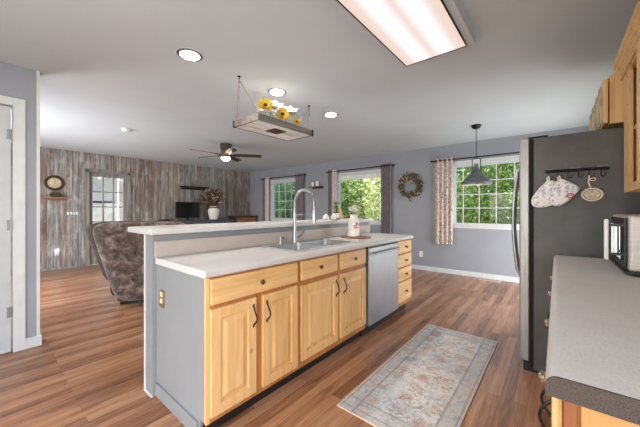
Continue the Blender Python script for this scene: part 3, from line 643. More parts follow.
# cream round pot holder
yk = 2.62; c = Vector(pz(592, 194.5, yk)); t = thing('pot_holder', (c.x, yk, c.z-.045), 'round cream embossed pot holder hanging on the fifth hook', 'pot holder')
b = B(); b.T = Matrix.Translation(c) @ Matrix.Diagonal((1, 1, .82, 1))
b.lathe([(.0, .006), (.05, .006), (.055, .002), (.055, -.006), (.050, -.008), (.046, -.004), (.0, -.004)], (0, 0, 0), 36, 'Y'); b.build('disc', 'cream_cloth', t)
b = B(); b.T = Matrix.Translation(c+Vector((0, -.005, 0)))
for k in range(5):
    a = R(90+72*k); b.ball((.020*math.cos(a), 0, .017*math.sin(a)), (.013, .004, .011), 10, 6)
b.build('flower_relief', 'dried_cream', t)
b = B(); b.T = Matrix.Translation(c+Vector((0, -.006, 0))); b.tube([(.040*math.cos(a), 0, .032*math.sin(a)) for a in [2*PI*k/30 for k in range(30)]], .0022, 6, close=True)
for s in (-1, 1): b.ball((s*.046, 0, .034), (.012, .004, .008), 8, 6)
b.build('brown_ring', 'dried_brown', t)
b = B(); h_ = Vector((HK[4], yk-.005, 1.462)); b.tube([c+Vector((-.002, 0, .035)), Vector((HK[4]-.003, yk, 1.41)), h_], .004, 6)
b.tube([Vector((HK[4]+.018+.013*math.cos(a), yk, 1.435+.009*math.sin(a))) for a in [2*PI*k/14 for k in range(14)]], .003, 6, close=True); b.build('loop', 'cream_cloth', t)

# ------------------------------------------------------------------ kitchen run beside the camera
G = 'base cabinets under the counter by the refrigerator'; ys = [.735, 1.165, 1.640, 2.105, 2.59]
labs = ['honey wood base cabinet under the counter end with dark edge', 'second honey wood base cabinet from the dark edged counter end', 'third honey wood base cabinet from the dark edged counter end', 'honey wood base cabinet beside the refrigerator']
for k in range(4):
    y0, y1 = ys[k], ys[k+1]; t = thing('base_cabinet', (.31, (y0+y1)/2, 0), labs[k], 'cabinet', G)
    bx(.010, .625, y0, y1, .10, .874).build('carcass', 'honey_wood_edge', t, smooth=False); bx(.08, .62, y0+.002, y1-.002, 0, .0995).build('toe_kick', 'toe_black', t, smooth=False)
    dr = slab_drawer(t, .010, -1, y0+.015, y1-.015, .72, .86); knob(dr, (-.009, [.933, 1.392, 1.885, 2.322][k], .80), -1, 'chrome')
    e = raised_door(t, .010, -1, y0+.015, y1-.015, .13, .70); pull(e, (-.008, [1.06, 1.21, 2.02, 2.16][k], [.625, .60, .6, .6][k]), -1)
    if k == 0:
        b = B(); b.box(.035, .625, .722, .7348, .10, .874); b.build('end_panel', 'amber_wood', t); bx(.010, .028, .724, .7348, .10, .874).build('corner_stile', 'dark_stile', t)
X0, X1, Y0, Y1 = -.018, .625, .705, 2.60; zb, zt_ = .874, .914; rc = .022
prof = [(X1, zb), (X0+.004, zb), (X0, zb+.004), (X0, zt_-rc)]+[(X0+rc-rc*math.cos(a), zt_-rc+rc*math.sin(a)) for a in [PI/2*k/8 for k in range(1, 9)]]+[(X0+rc+.004, zt_), (X1, zt_)]
b = B(); b.prism([(x_, Y0, z_) for x_, z_ in prof], (0, Y1-Y0, 0))
ct2 = b.build('countertop', 'laminate'); tag(ct2, 'pale laminate counter beside the refrigerator with a dark end edge', 'countertop')
b = B(); b.prism([(x_, Y0-.0055, z_) for x_, z_ in prof], (0, .005, 0)); ee = b.build('end_edge', 'laminate_dark', ct2); ee['label'] = 'dark speckled end edge'
# toaster oven
to = thing('toaster_oven', (.43, 2.24, .914), 'stainless toaster oven with an upright handle bar on the counter', 'toaster oven')
b = B(); b.box(.262, .262+.34, 1.985, 2.50, .935, 1.205, bev=.014, seg=3); b.build('housing', 'warm_steel', to)
for xx in (.30, .57):
    for yy in (2.02, 2.46): B().cyl((xx, yy, .9145), (xx, yy, .9245), .015, seg=12).build('foot', 'black_plastic', to)
bx(.250, .261, 2.005, 2.44, .95, 1.19, bev=.003).build('door', 'black_plastic', to)
bx(.2465, .2495, 2.05, 2.40, .98, 1.16).build('door_glass', 'black_plastic', to)
b = B()
for k in range(7): yy = 2.08+.045*k; b.tube([(.244, yy, .985), (.244, yy, 1.155)], .002, 6)
b.build('rack', 'chrome', to)
b = B(); b.box(.180, .196, 1.985, 2.005, .985, 1.185, bev=.005); b.build('handle', 'white_plastic', to)
for z_ in (1.150, 1.008): bx(.196, .2495, 1.990, 2.000, z_, z_+.013).build('handle_bracket', 'black_plastic', to)
b = B(); b.box(.250, .62, 1.975, 2.50, .925, .936); b.build('crumb_tray', 'black_plastic', to)
# upper cabinets
uc = thing('upper_cabinet', (.47, 1.75, 1.34), 'tall honey wood upper cabinet with open front above the counter', 'upper cabinet')
b = B(); y0, y1 = .90, 2.61; z0, z1 = 1.34, 2.13
b.box(.342, .622, y1-.018, y1, z0, z1); b.box(.342, .622, y0, y0+.018, z0, z1); b.box(.342, .622, y0+.018, y1-.018, z0+.022, z0+.04); b.box(.342, .622, y0+.018, y1-.018, z1-.02, z1); b.box(.61, .622, y0+.018, y1-.018, z0, z1)
b.box(.345, .61, 2.13, 2.148, z0+.04, z1-.02); b.build('carcass', 'honey_wood', uc, smooth=False)
b = B(); b.box(.325, .342, 2.44, y1, z0, z1); b.box(.325, .342, 2.10, 2.20, z0, z1); b.box(.325, .342, y0, y0+.05, z0, z1)
for ya, yb in ((2.20, 2.44), (y0+.05, 2.10)): b.box(.325, .342, ya, yb, z0, z0+.045); b.box(.325, .342, ya, yb, 2.05, z1)
b.build('face_frame', 'honey_wood', uc, smooth=False)
bx(.345, .609, 2.149, 2.59, 1.70, 1.72).build('shelf', 'honey_wood_across', uc, smooth=False)
for zz in (1.86, 2.03): B().cyl((.3245, 2.49, zz), (.326, 2.49, zz), .006, seg=10).build('hinge_hole', 'toe_black', uc)
e = raised_door(uc, .325, -1, 1.52, 2.12, 1.36, 2.06); pull(e, (.307, 1.56, 1.45), -1)
e = raised_door(uc, .325, -1, .92, 1.51, 1.36, 2.06); pull(e, (.307, 1.47, 1.45), -1)
b = B(); prof = [(.325, 2.065), (.313, 2.065), (.313, 2.083), (.306, 2.088), (.306, 2.108), (.294, 2.118), (.294, 2.136), (.280, 2.146), (.280, 2.172), (.325, 2.172)]
b.prism([(x_, .90, z_) for x_, z_ in prof], (0, 1.755, 0)); b.build('crown_molding', 'honey_wood', uc, smooth=False)
oc = thing('over_fridge_cabinet', (.44, 3.2, 1.80), 'short upper cabinet with carved weathered doors above the refrigerator', 'upper cabinet')
bx(.288, .622, 2.665, 3.66, 1.80, 2.125).build('carcass', 'honey_wood', oc, smooth=False)
bx(.268, .2875, 2.665, 3.66, 1.80, 2.12).build('face_frame', 'honey_wood', oc, smooth=False)
for ya, yb in ((2.675, 3.16), (3.17, 3.655)):
    e = bx(.240, .262, ya, yb, 1.81, 2.105, bev=.004).build('door', 'honey_wood', oc); bx(.234, .2399, ya+.012, yb-.012, 1.825, 2.092).build('carved_panel', 'weathered_wood', e); b = B()
    for s in (-1, 1):
        yc = (ya+yb)/2+s*.11
        b.tube([(.231, yc+s*(.085-.011*k/2)*math.cos(k*.45), 1.957+(.105-.013*k/2)*math.sin(k*.45)) for k in range(15)], .006, 6)
        b.tube([(.231, yc+s*.10*math.cos(a), 1.957+.125*math.sin(a)) for a in [2*PI*k/20 for k in range(20)]], .005, 6, close=True)
    b.ball(((.232), (ya+yb)/2, 1.957), (.008, .025, .05), 10, 8); b.build('scroll_carving', 'weathered_wood', e)
# rug
rg = bx(-1.055, -.425, 1.44, 3.08, .0005, .010, bev=.003).build('rug', 'rug_pile', origin=(-.74, 2.26, .0005)); tag(rg, 'distressed blue-grey and rust oriental runner rug on the wood floor', 'rug')
b = B(); b.tube([(-1.056, 1.439, .006), (-.424, 1.439, .006), (-.424, 3.081, .006), (-1.056, 3.081, .006)], .0055, 6, close=True); b.build('binding', 'rug_binding', rg)

# ------------------------------------------------------------------ ceiling fixtures
fl = thing('ceiling_light', (-.712, 1.58, 2.40), 'long fluorescent ceiling light with a bright rectangular lens', 'ceiling light')
b = B(); b.box(-.98, -.445, .95, 2.24, 2.40, H-.0005); b.build('housing', 'ceiling_paint', fl, smooth=False)
b = B(); x0, x1, y0, y1 = -.930, -.495, .98, 2.205
for q in ((x0-.006, x1+.006, y1, y1+.008), (x0-.006, x1+.006, y0-.008, y0), (x0-.007, x0, y0, y1), (x1, x1+.007, y0, y1)): b.box(q[0], q[1], q[2], q[3], 2.388, 2.400)
b.build('lens_rim', 'bronze', fl); bx(x0, x1, y0, y1, 2.391, 2.3995).build('lens', 'fluorescent_lens', fl, smooth=False)
for k, yy in enumerate((1.10, 2.04, 2.98)):
    t = thing('recessed_light', (-2.295, yy, H), ['recessed ceiling light nearest the partition wall', 'recessed ceiling light above the hanging flower tray', 'recessed ceiling light nearest the windows'][k], 'recessed light', 'recessed ceiling lights')
    B().lathe([(.072, -.001), (.078, -.006), (.094, -.005), (.098, -.0005)], (-2.295, yy, H), 36).build('trim_ring', 'grey_metal', t)
    B().lathe([(.0, -.004), (.071, -.004), (.071, -.0065), (.0, -.0075)], (-2.295, yy, H), 32).build('lens', 'can_lens', t)
t = thing('smoke_detector', (-5.16, 1.48, H), 'white round smoke detector on the living room ceiling', 'smoke detector')
B().lathe([(.07, 0), (.07, -.02), (.055, -.034), (.0, -.036)], (-5.16, 1.48, H-.0005), 28).build('housing', 'white_plastic', t); B().lathe([(.03, -.036), (.03, -.040), (.0, -.041)], (-5.16, 1.48, H), 20).build('vent', 'white_trim', t)
# ceiling fan
fx, fy = -4.86, 3.02
fn = thing('ceiling_fan', (fx, fy, H), 'dark brown flush mount ceiling fan with lit globe', 'ceiling fan')
B().lathe([(.10, 0), (.105, -.02), (.098, -.10), (.085, -.125), (.03, -.13)], (fx, fy, H-.0005), 32).build('canopy', 'fan_brown', fn)
B().lathe([(.085, -.128), (.088, -.165), (.10, -.19), (.095, -.235), (.04, -.24)], (fx, fy, H), 32).build('motor', 'copper', fn)
for k in range(5):
    a = R(52+72*k); u_ = Vector((math.cos(a), math.sin(a), 0)); v_ = Vector((-math.sin(a), math.cos(a), 0)); b = B(); rows = []
    for rr_, hw_ in ((.15, .045), (.25, .055), (.45, .065), (.60, .066), (.655, .055), (.67, .03)):
        p = Vector((fx, fy, 2.285))+u_*rr_; rows.append([p-v_*hw_+Vector((0, 0, .014)), p+v_*hw_+Vector((0, 0, -.014))])
    for th_ in (0, -.007):
        for a_, d_ in zip(rows, rows[1:]):
            z_ = Vector((0, 0, th_)); b.poly([a_[0]+z_, a_[1]+z_, d_[1]+z_, d_[0]+z_] if th_ == 0 else [a_[0]+z_, d_[0]+z_, d_[1]+z_, a_[1]+z_])
    o_ = [r_[0] for r_ in rows]+[r_[1] for r_ in rows[::-1]]; z_ = Vector((0, 0, -.007))
    for i in range(len(o_)): p, q = o_[i], o_[(i+1) % len(o_)]; b.poly([p, q, q+z_, p+z_])
    bl = b.build('blade', 'fan_brown', fn); b = B(); c0 = Vector((fx, fy, 2.278)); b.tube([c0+u_*.08, c0+u_*.20], [.014, .010], 6); b.build('blade_iron', 'bronze', bl)
B().lathe([(.085, -.241), (.09, -.255), (.04, -.256)], (fx, fy, H), 28).build('light_collar', 'bronze', fn)
B().lathe([(.078, -.257), (.082, -.268), (.074, -.295), (.05, -.313), (.02, -.319), (.0, -.320)], (fx, fy, H), 28).build('globe', 'fan_lens', fn)
# pendant over the dining spot
px_, py_ = -.92, 4.73
pn = thing('pendant_lamp', (px_, py_, H), 'grey metal barn pendant lamp hanging in front of the window', 'pendant lamp')
B().lathe([(.065, 0), (.068, -.02), (.045, -.05), (.012, -.06)], (px_, py_, H-.0005), 28).build('canopy', 'black_metal', pn)
b = B()
for k in range(22):
    z_ = 2.43-.0195*k; ax_ = k % 2
    b.tube([(px_+(.006*math.cos(a) if ax_ else 0), py_+(0 if ax_ else .006*math.cos(a)), z_-.012+.014*math.sin(a)) for a in [2*PI*j/10 for j in range(10)]], .0025, 5, close=True)
b.build('chain', 'black_metal', pn)
b = B(); b.tube([(px_-.055, py_, 1.80), (px_-.055, py_, 1.985), (px_-.02, py_, 2.0), (px_+.02, py_, 2.0), (px_+.055, py_, 1.985), (px_+.055, py_, 1.80)], .006, 8); b.cyl((px_-.06, py_, 1.815), (px_+.06, py_, 1.815), .005, seg=8); b.build('yoke', 'black_metal', pn)
B().lathe([(.018, 1.92), (.028, 1.91), (.030, 1.86), (.04, 1.85), (.045, 1.815), (.03, 1.81)], (px_, py_, 0), 24).build('socket_cap', 'grey_metal', pn)
B().lathe([(.045, 1.815), (.075, 1.79), (.10, 1.75), (.185, 1.655), (.205, 1.635), (.207, 1.605), (.200, 1.605), (.198, 1.632), (.18, 1.648), (.095, 1.742), (.07, 1.78), (.03, 1.80)], (px_, py_, 0), 40).build('shade', 'grey_metal', pn)
B().ball((px_, py_, 1.70), .032, 16, 12).build('bulb', 'pendant_bulb', pn)

# ------------------------------------------------------------------ hanging tray with flowers
tx0, tx1, ty0, ty1, tz0, tz1 = -2.50, -2.10, 1.64, 2.395, 2.062, 2.122
ht = thing('hanging_tray', (-2.30, 2.0175, tz0), 'whitewashed slatted wooden tray hung from the ceiling on chains', 'hanging tray')
b = B(); b.box(tx0, tx1, ty0, ty0+.018, tz0, tz1); b.box(tx0, tx1, ty1-.018, ty1, tz0, tz1); b.box(tx0, tx0+.018, ty0+.018, ty1-.018, tz0, tz1); b.box(tx1-.018, tx1, ty0+.018, ty1-.018, tz0, tz1); b.build('rails', 'grey_wood', ht, smooth=False)
for k in range(5): xa = tx0+.0185+.0727*k; bx(xa, xa+.066, ty0+.0185, ty1-.0185, tz0+.001, tz0+.011, bev=.002).build('slat', 'whitewash_wood', ht)
bx(-2.36, -2.20, 1.93, 2.09, tz0-.004, tz0+.0005).build('stencil_plate', 'dark_wood', ht)
for xx in (tx0-.004, tx1-.018):
    for yy in (ty0-.004, ty1-.018):
        if (xx < -2.4) != (yy < 2): continue
        bx(xx, xx+.022, yy, yy+.022, tz0-.004, tz1+.003).build('corner_bracket', 'black_metal', ht)
for hy, cy in ((1.57, ty0+.03), (2.555, ty1-.03)):
    hk = (-2.30, hy, H)
    B().lathe([(.016, 0), (.016, -.006), (.004, -.008), (.004, -.035)], (hk[0], hk[1], H-.0005), 12).build('ceiling_hook', 'bronze', ht)
    for xx in (tx0+.02, tx1-.02):
        p0 = Vector((hk[0], hk[1], H-.035)); p1 = Vector((xx, cy, tz1)); n_ = 22; b = B()
        dv = (p1-p0)/n_; t_ = dv.normalized(); u0 = t_.orthogonal().normalized(); v0 = t_.cross(u0)
        for k in range(n_):
            c_ = p0+dv*(k+.5); s_ = u0 if k % 2 else v0
            b.tube([c_+s_*.0055*math.cos(a)+t_*(dv.length*.66)*math.sin(a) for a in [2*PI*j/8 for j in range(8)]], .0021, 5, close=True)
        b.build('chain', 'chain_grey', ht)
FG = 'artificial flowers in the hanging tray'; fz = tz0+.012
fl_ = [('sunflower', (-2.28, 1.86, fz), (-2.22, 1.82, 2.262), .095, 'petal_yellow', 'seed_brown', 'big yellow sunflower highest over the tray end', 18, 2, .38),
       ('sunflower', (-2.22, 2.02, fz), (-2.14, 1.975, 2.195), .095, 'petal_yellow', 'seed_brown', 'yellow sunflower in the middle of the hanging tray', 16, 2, .36),
       ('sunflower', (-2.20, 2.20, fz), (-2.13, 2.17, 2.165), .055, 'petal_yellow', 'seed_brown', 'small yellow sunflower nearest the far chain of the tray', 14, 2, .34),
       ('white_lily', (-2.30, 1.97, fz), (-2.24, 1.94, 2.275), .135, 'petal_white', 'leaf_green', 'white lily between the two big sunflowers', 6, 2, .12),
       ('white_lily', (-2.30, 2.12, fz), (-2.20, 2.12, 2.26), .13, 'petal_white', 'leaf_green', 'white lily behind the small sunflower', 6, 2, .12),
       ('white_lily', (-2.22, 1.86, fz), (-2.16, 1.84, 2.18), .085, 'petal_white', 'leaf_green', 'white lily low under the highest sunflower', 6, 2, .12),
       ('white_lily', (-2.24, 1.76, fz), (-2.17, 1.72, 2.165), .05, 'petal_white', 'leaf_green', 'small white lily nearest the tray corner', 6, 2, .12)]
for nm, b0, h0, r_, pe, ce, lab, np_, la_, cr_ in fl_: flower(nm, b0, h0, r_, pe, ce, lab, 'flower', FG, np_, la_, cr_, tilt=(.75, -.55, .35) if nm == 'sunflower' else (.5, -.3, .8))

# ------------------------------------------------------------------ window dressing
def curtain(name, x0, x1, z0, z1, mat, label, strip=None, waves=4, y=YW-.075):
    t = thing(name, ((x0+x1)/2, y, z0), label, 'curtain', 'curtain panels')
    def sheet(a, c, mt, nm, nw, amp, yo):
        b = B(); n_ = nw*10; rows = []
        for zz in (z0, z0+(z1-z0)*.33, z0+(z1-z0)*.66, z1-.05, z1):
            f_ = .75+.35*(1-(zz-z0)/(z1-z0))
            rows.append([(a+(c-a)*i/n_, yo+amp*f_*math.sin(2*PI*nw*i/n_), zz) for i in range(n_+1)])
        for side in (0, .004):
            V = [[b.bm.verts.new((p[0], p[1]+side, p[2])) for p in r_] for r_ in rows]
            for r1, r2 in zip(V, V[1:]):
                for i in range(n_): b.bm.faces.new((r1[i], r1[i+1], r2[i+1], r2[i]))
            if side == 0: V0 = V
        for r1, r2 in ((V0[0], V[0]), (V0[-1], V[-1])):
            for i in range(n_): b.bm.faces.new((r1[i], r2[i], r2[i+1], r1[i+1]))
        for k in range(4):
            for i in (0, n_): b.bm.faces.new((V0[k][i], V0[k+1][i], V[k+1][i], V[k][i]))
        return b.build(nm, mt, t)
    sheet(x0, x1, mat, 'drape', waves, .028, y)
    if strip: sheet(*strip, 'curtain_pale', 'strip', 2, .022, y-.004)  # paler strip along the inner side of the drape
    b = B(); n_ = waves*2
    for i in range(n_):
        xx = x0+(x1-x0)*(i+.5)/n_; b.tube([(xx, y+.024*math.cos(a), z1-.045+.024*math.sin(a)) for a in [2*PI*j/14 for j in range(14)]], .004, 5, close=True)
    b.build('grommets', 'bronze', t)
    return t
ZR = 2.205
curtain('curtain', -7.17, -7.03, .575, 2.25, 'curtain_grey', 'grey curtain with pale lining at the side of the farthest window by the corner', (-7.03, -6.84), 2)
curtain('curtain', -5.71, -5.40, .575, 2.25, 'curtain_grey', 'plain grey curtain between the farthest window and the candle shelf', None, 4)
curtain('curtain', -4.52, -4.40, .575, 2.25, 'curtain_grey', 'grey curtain with pale lining between candle shelf and middle window', (-4.40, -4.25), 2)
curtain('curtain', -3.02, -2.78, .575, 2.25, 'curtain_grey', 'plain grey curtain between the middle window and the wreath', None, 4)
curtain('curtain', -1.85, -1.52, .575, 2.235, 'floral_curtain', 'beige floral print curtain beside the wide grille window', None, 4)
for k, (a, c, lab) in enumerate(((-7.28, -5.29, 'dark curtain rod over the farthest window by the corner'), (-4.58, -2.70, 'dark curtain rod over the middle window'), (-1.93, .45, 'dark curtain rod over the wide window behind the pendant lamp'))):
    t = thing('curtain_rod', ((a+c)/2, YW-.075, ZR), lab, 'curtain rod', 'curtain rods'); z_ = ZR if k < 2 else 2.19
    B().cyl((a+.03, YW-.075, z_), (c-.03, YW-.075, z_), .0115, seg=10).build('rod', 'bronze', t)
    for xx in (a+.015, c-.015): B().ball((xx, YW-.075, z_), (.022, .018, .018), 10, 8).build('finial', 'bronze', t)
    for xx in ((a+.05, c-.05)): B().tube([(xx, YW-.0005, z_-.03), (xx, YW-.03, z_-.03), (xx, YW-.062, z_-.022), (xx, YW-.080, z_-.013)], .006, 6).build('bracket', 'bronze', t)
# wreath
wc = Vector((-2.36, YW, 1.735)); wr = thing('wreath', (wc.x, YW, 1.47), 'round dried leaf wreath hanging on the wall between two windows', 'wreath')
B().tube([wc+Vector((.18*math.cos(a), -.035, .18*math.sin(a))) for a in [2*PI*k/32 for k in range(32)]], .018, 8, close=True).build('vine_ring', 'dried_brown', wr)
for nm, mt, cnt, L_, W_ in (('olive_leaves', 'dried_olive', 190, .085, .034), ('brown_leaves', 'dried_brown', 90, .075, .034), ('cream_buds', 'dried_cream', 60, .045, .03)):
    b = B()
    for k in range(cnt):
        a = random.uniform(0, 2*PI); rr_ = .18+random.gauss(0, .032); p = wc+Vector((rr_*math.cos(a), -.04+random.uniform(-.025, .01), rr_*math.sin(a)))
        d_ = Vector((math.cos(a+random.uniform(-1.6, 1.6)), random.uniform(-.6, .0), math.sin(a+random.uniform(-1.6, 1.6)))); b.leaf(p, d_, Vector((0, -1, .2)), L_*random.uniform(.6, 1.1), W_)
    b.build(nm, mt, wr, smooth=False, fix=False)
# candle shelf
t = thing('wall_shelf', (-4.94, YW, 1.82), 'small dark wall shelf holding two candles between the windows', 'shelf')
bx(-5.14, -4.72, YW-.11, YW-.0005, 1.84, 1.86, bev=.003).build('board', 'dark_wood', t); bx(-5.10, -4.76, YW-.03, YW-.0005, 1.80, 1.84).build('back_rail', 'dark_wood', t)
for k, (xx, hh) in enumerate(((-5.045, .115), (-4.90, .135))):
    t = thing('candle', (xx, YW-.06, 1.8605), ['shorter white pillar candle on the small wall shelf', 'taller white pillar candle on the small wall shelf'][k], 'candle', 'candles on the wall shelf')
    B().lathe([(.040, 0), (.042, .004), (.042, hh-.004), (.038, hh), (.02, hh-.006), (.0, hh-.006)], (xx, YW-.06, 1.8605), 24).build('wax', 'white_ceramic', t); B().cyl((xx, YW-.06, 1.8605+hh-.006), (xx, YW-.06, 1.8605+hh+.010), .0015, seg=6).build('wick', 'black_plastic', t)
# floor vent
t = thing('floor_vent', (-.90, 5.70, .0), 'pale metal floor register by the window wall baseboard', 'floor vent')
b = B(); b.box(-1.06, -.74, 5.645, 5.755, .0005, .004, bev=.001); b.build('frame', 'cream_plastic', t)
b = B()
for k in range(14): b.box(-1.04+.0205*k, -1.03+.0205*k, 5.665, 5.735, .004, .0055)
b.build('slots', 'dried_brown', t)

# ------------------------------------------------------------------ living room wall
t = thing('wall_clock', (XA, .99, 1.62), 'round dark framed wall clock with cream dial on barn boards', 'clock'); c = Vector((XA, .99, 1.782))
B().lathe([(.105, .001), (.105, .022), (.115, .034), (.14, .036), (.155, .024), (.158, .001)], c, 44, 'X').build('frame', 'dark_wood', t)
B().lathe([(.0, .012), (.106, .012), (.106, .016), (.0, .016)], c, 36, 'X').build('dial', 'dried_cream', t)
b = B()
for k in range(12):
    a = PI/6*k; b.tube([c+Vector((.018, .082*math.cos(a), .082*math.sin(a))), c+Vector((.018, .098*math.cos(a), .098*math.sin(a)))], .0032, 5)
b.build('hour_marks', 'black_plastic', t)
b = B(); b.tube([c+Vector((.02, 0, 0)), c+Vector((.02, -.01, -.075))], .003, 5); b.tube([c+Vector((.02, 0, 0)), c+Vector((.02, .012, .05))], .004, 5); b.build('hands', 'black_plastic', t)
b = B(); b.tube([c+Vector((.036, .128*math.cos(a), .128*math.sin(a))) for a in [2*PI*k/40 for k in range(40)]], .004, 6, close=True); b.build('rim_beading', 'bronze', t)
t = thing('wall_shelf', (XA, 1.0, 1.44), 'small wooden ledge shelf under the wall clock', 'shelf')
bx(XA+.0005, XA+.12, .80, 1.20, 1.465, 1.488, bev=.003).build('board', 'mid_wood', t); bx(XA+.0005, XA+.02, .84, 1.16, 1.43, 1.465).build('back_rail', 'mid_wood', t)
t = thing('trough_planter', (XA+.06, 1.0, 1.4885), 'small wooden trough of green sprigs on the clock shelf', 'plant')
bx(XA+.03, XA+.09, .93, 1.07, 1.4885, 1.53, bev=.003).build('trough', 'dark_wood', t); b = B()
for k in range(110):
    p = Vector((XA+random.uniform(.035, .085), random.uniform(.915, 1.085), random.uniform(1.52, 1.56))); b.leaf(p, Vector((random.uniform(-.5, .8), random.uniform(-.9, .9), random.uniform(.1, 1))), Vector((.3, .2, 1)), .04, .018)
b.build('sprigs', 'leaf_green', t, smooth=False, fix=False)
t = thing('switch_plate', (XA, 1.27, 1.10), 'pale four gang switch plate beside the glazed door', 'light switch')
bx(XA+.0005, XA+.007, 1.17, 1.38, 1.10, 1.22, bev=.002).build('plate', 'grey_paint', t)
for k in range(4): bx(XA+.007, XA+.013, 1.190+.048*k, 1.215+.048*k, 1.13, 1.19, bev=.002).build('rocker', 'white_plastic', t)
t = outlet('outlet', (XA, 1.03, .30), 'X', 'white outlet low on the barn board wall behind the night light')
t = thing('night_light', (XA+.01, 1.03, .355), 'glowing white plug-in night light low on the barn boards', 'night light')
bx(XA+.0095, XA+.035, 1.005, 1.055, .345, .375, bev=.004).build('body', 'white_plastic', t); bx(XA+.0095, XA+.045, 1.0, 1.06, .3755, .425, bev=.012).build('lamp', 'night_light', t)
# TV console and things on it
t = thing('media_console', (-7.66, 3.84, 0), 'long low blue-grey media console under the TV', 'console')
bx(-7.86, -7.45, 2.75, 4.93, .915, .955, bev=.006).build('top', 'console_blue', t); bx(-7.85, -7.48, 2.80, 4.88, .08, .915).build('carcass', 'console_blue', t, smooth=False)
for k in range(4): e = bx(-7.48, -7.462, 2.815+.517*k, 3.315+.517*k, .13, .895, bev=.004).build('door', 'console_blue', t); knob(e, (-7.462, 3.26+.517*k if k % 2 == 0 else 2.87+.517*k, .55), 1)
for yy in (2.84, 4.84):
    for xx in (-7.82, -7.51): bx(xx-.025, xx+.025, yy-.025, yy+.025, 0, .08).build('foot', 'console_blue', t)
t = thing('television', (-7.6, 3.585, .955), 'small black flat screen television standing on the console', 'television')
bx(-7.62, -7.575, 3.265, 3.91, 1.015, 1.445, bev=.006).build('bezel', 'black_plastic', t); bx(-7.5745, -7.572, 3.28, 3.895, 1.03, 1.43).build('screen', 'screen_black', t)
b = B(); b.box(-7.68, -7.50, 3.42, 3.75, .9555, .967, bev=.003); b.box(-7.625, -7.60, 3.55, 3.62, .967, 1.02); b.build('stand', 'black_plastic', t)
t = thing('floating_shelf', (XA, 3.89, 1.84), 'short black floating shelf on the barn boards above the TV', 'shelf')
bx(XA+.0005, XA+.16, 3.52, 4.27, 1.845, 1.885, bev=.003).build('board', 'black_metal', t); bx(XA+.0005, XA+.02, 3.56, 4.23, 1.80, 1.845).build('back_rail', 'black_metal', t)
t = thing('media_box', (-7.57, 2.98, .955), 'small black box at the end of the media console', 'media box'); bx(-7.64, -7.50, 2.88, 3.10, .9555, 1.0, bev=.006).build('case', 'black_plastic', t); bx(-7.4995, -7.498, 2.93, 3.05, .97, .988).build('display', 'screen_black', t)
vz = .9555; vp = (-7.62, 4.35)
t = thing('white_vase', (*vp, vz), 'white stoneware urn vase holding dried flowers on the console', 'vase')
B().lathe([(.09, 0), (.115, .02), (.155, .16), (.165, .24), (.15, .30), (.115, .33), (.11, .375), (.125, .385), (.115, .385), (.10, .37), (.10, .30), (.0, .30)], (*vp, vz), 32).build('body', 'white_ceramic', t)
B().lathe([(.118, .33), (.121, .335), (.121, .362), (.115, .366)], (*vp, vz), 32).build('neck_band', 'dried_brown', t)
t = thing('dried_bouquet', (*vp, vz+.31), 'spreading brown dried flower bouquet standing in the white vase', 'bouquet')
bs, bl_, bc = B(), B(), B()
for k in range(64):
    a = random.uniform(0, 2*PI); sp2 = random.uniform(.05, .46)*(1 if abs(math.sin(a)) > .3 else .6); hh = random.uniform(.18, .56)-.35*max(0, sp2-.25)
    p0 = Vector((*vp, vz+.31)); p1 = p0+Vector((math.cos(a)*sp2*.45, math.sin(a)*sp2, hh)); mid_ = p0.lerp(p1, .5)+Vector((0, 0, .04)); bs.tube([p0+Vector((math.cos(a)*.03, math.sin(a)*.03, 0)), mid_, p1], .0035, 5)
    for j in range(13):
        q = mid_.lerp(p1, j/12); (bc if j % 4 == 1 else bl_).leaf(q, (p1-mid_).normalized()+Vector((random.uniform(-1, 1), random.uniform(-1, 1), random.uniform(-.4, .8)))*.8, Vector((1, 0, .3)), random.uniform(.05, .11), .035)
bs.build('stems', 'dried_brown', t); bl_.build('brown_leaves', 'dried_brown', t, smooth=False, fix=False); bc.build('cream_blooms', 'dried_cream', t, smooth=False, fix=False)
t = thing('wooden_chest', (-7.63, 5.40, 0), 'brown wooden chest of drawers in the corner by the console', 'chest of drawers')
b = B(); b.box(-7.86, -7.44, 4.97, 5.78, 1.01, 1.045, bev=.004); b.build('top', 'dark_wood', t); bx(-7.85, -7.47, 4.99, 5.76, .06, 1.01).build('carcass', 'dark_wood', t, smooth=False)
for k in range(4): e = bx(-7.47, -7.452, 5.03, 5.72, .09+.23*k, .30+.23*k, bev=.004).build('drawer', 'mid_wood', t); knob(e, (-7.452, 5.375, .195+.23*k), 1, 'black_metal')
for yy in (5.03, 5.72):
    for xx in (-7.82, -7.50): bx(xx-.025, xx+.025, yy-.025, yy+.025, 0, .06).build('foot', 'dark_wood', t)

# recliner, local frame: +y is the sitter's forward
rec = thing('recliner', (-4.11, 1.42, 0), 'brown suede recliner chair turned away beside the half wall', 'recliner', rotz=R(57))
def lean(p):
    k = max(0, p.z-.10); f_ = .80+.36*min(1, max(0, (p.z-.1)/.9)); return Vector((p.x*f_, p.y-.26*k-.06*(p.x/.45)**2*-1, p.z))
B().puff((0, -.02, .585), (.46, .09, .50), .28, 18, lean).build('back_shell', 'brown_suede', rec, local=True)
B().puff((0, .13, .86), (.59, .12, .23), .42, 16, lean).build('head_cushion', 'brown_leather', rec, local=True)
B().puff((0, .13, .56), (.60, .10, .32), .42, 14, lean).build('back_cushion', 'brown_leather', rec, local=True)
B().puff((0, .48, .36), (.31, .36, .14), .35, 14).build('seat', 'brown_suede', rec, local=True)
for s in (-1, 1): B().puff((s*.36, .44, .36), (.10, .42, .26), .35, 14).build('arm', 'brown_leather', rec, local=True)
b = B(); b.box(-.38, .38, .05, .82, .04, .24, bev=.03); b.build('base', 'brown_suede', rec, local=True)
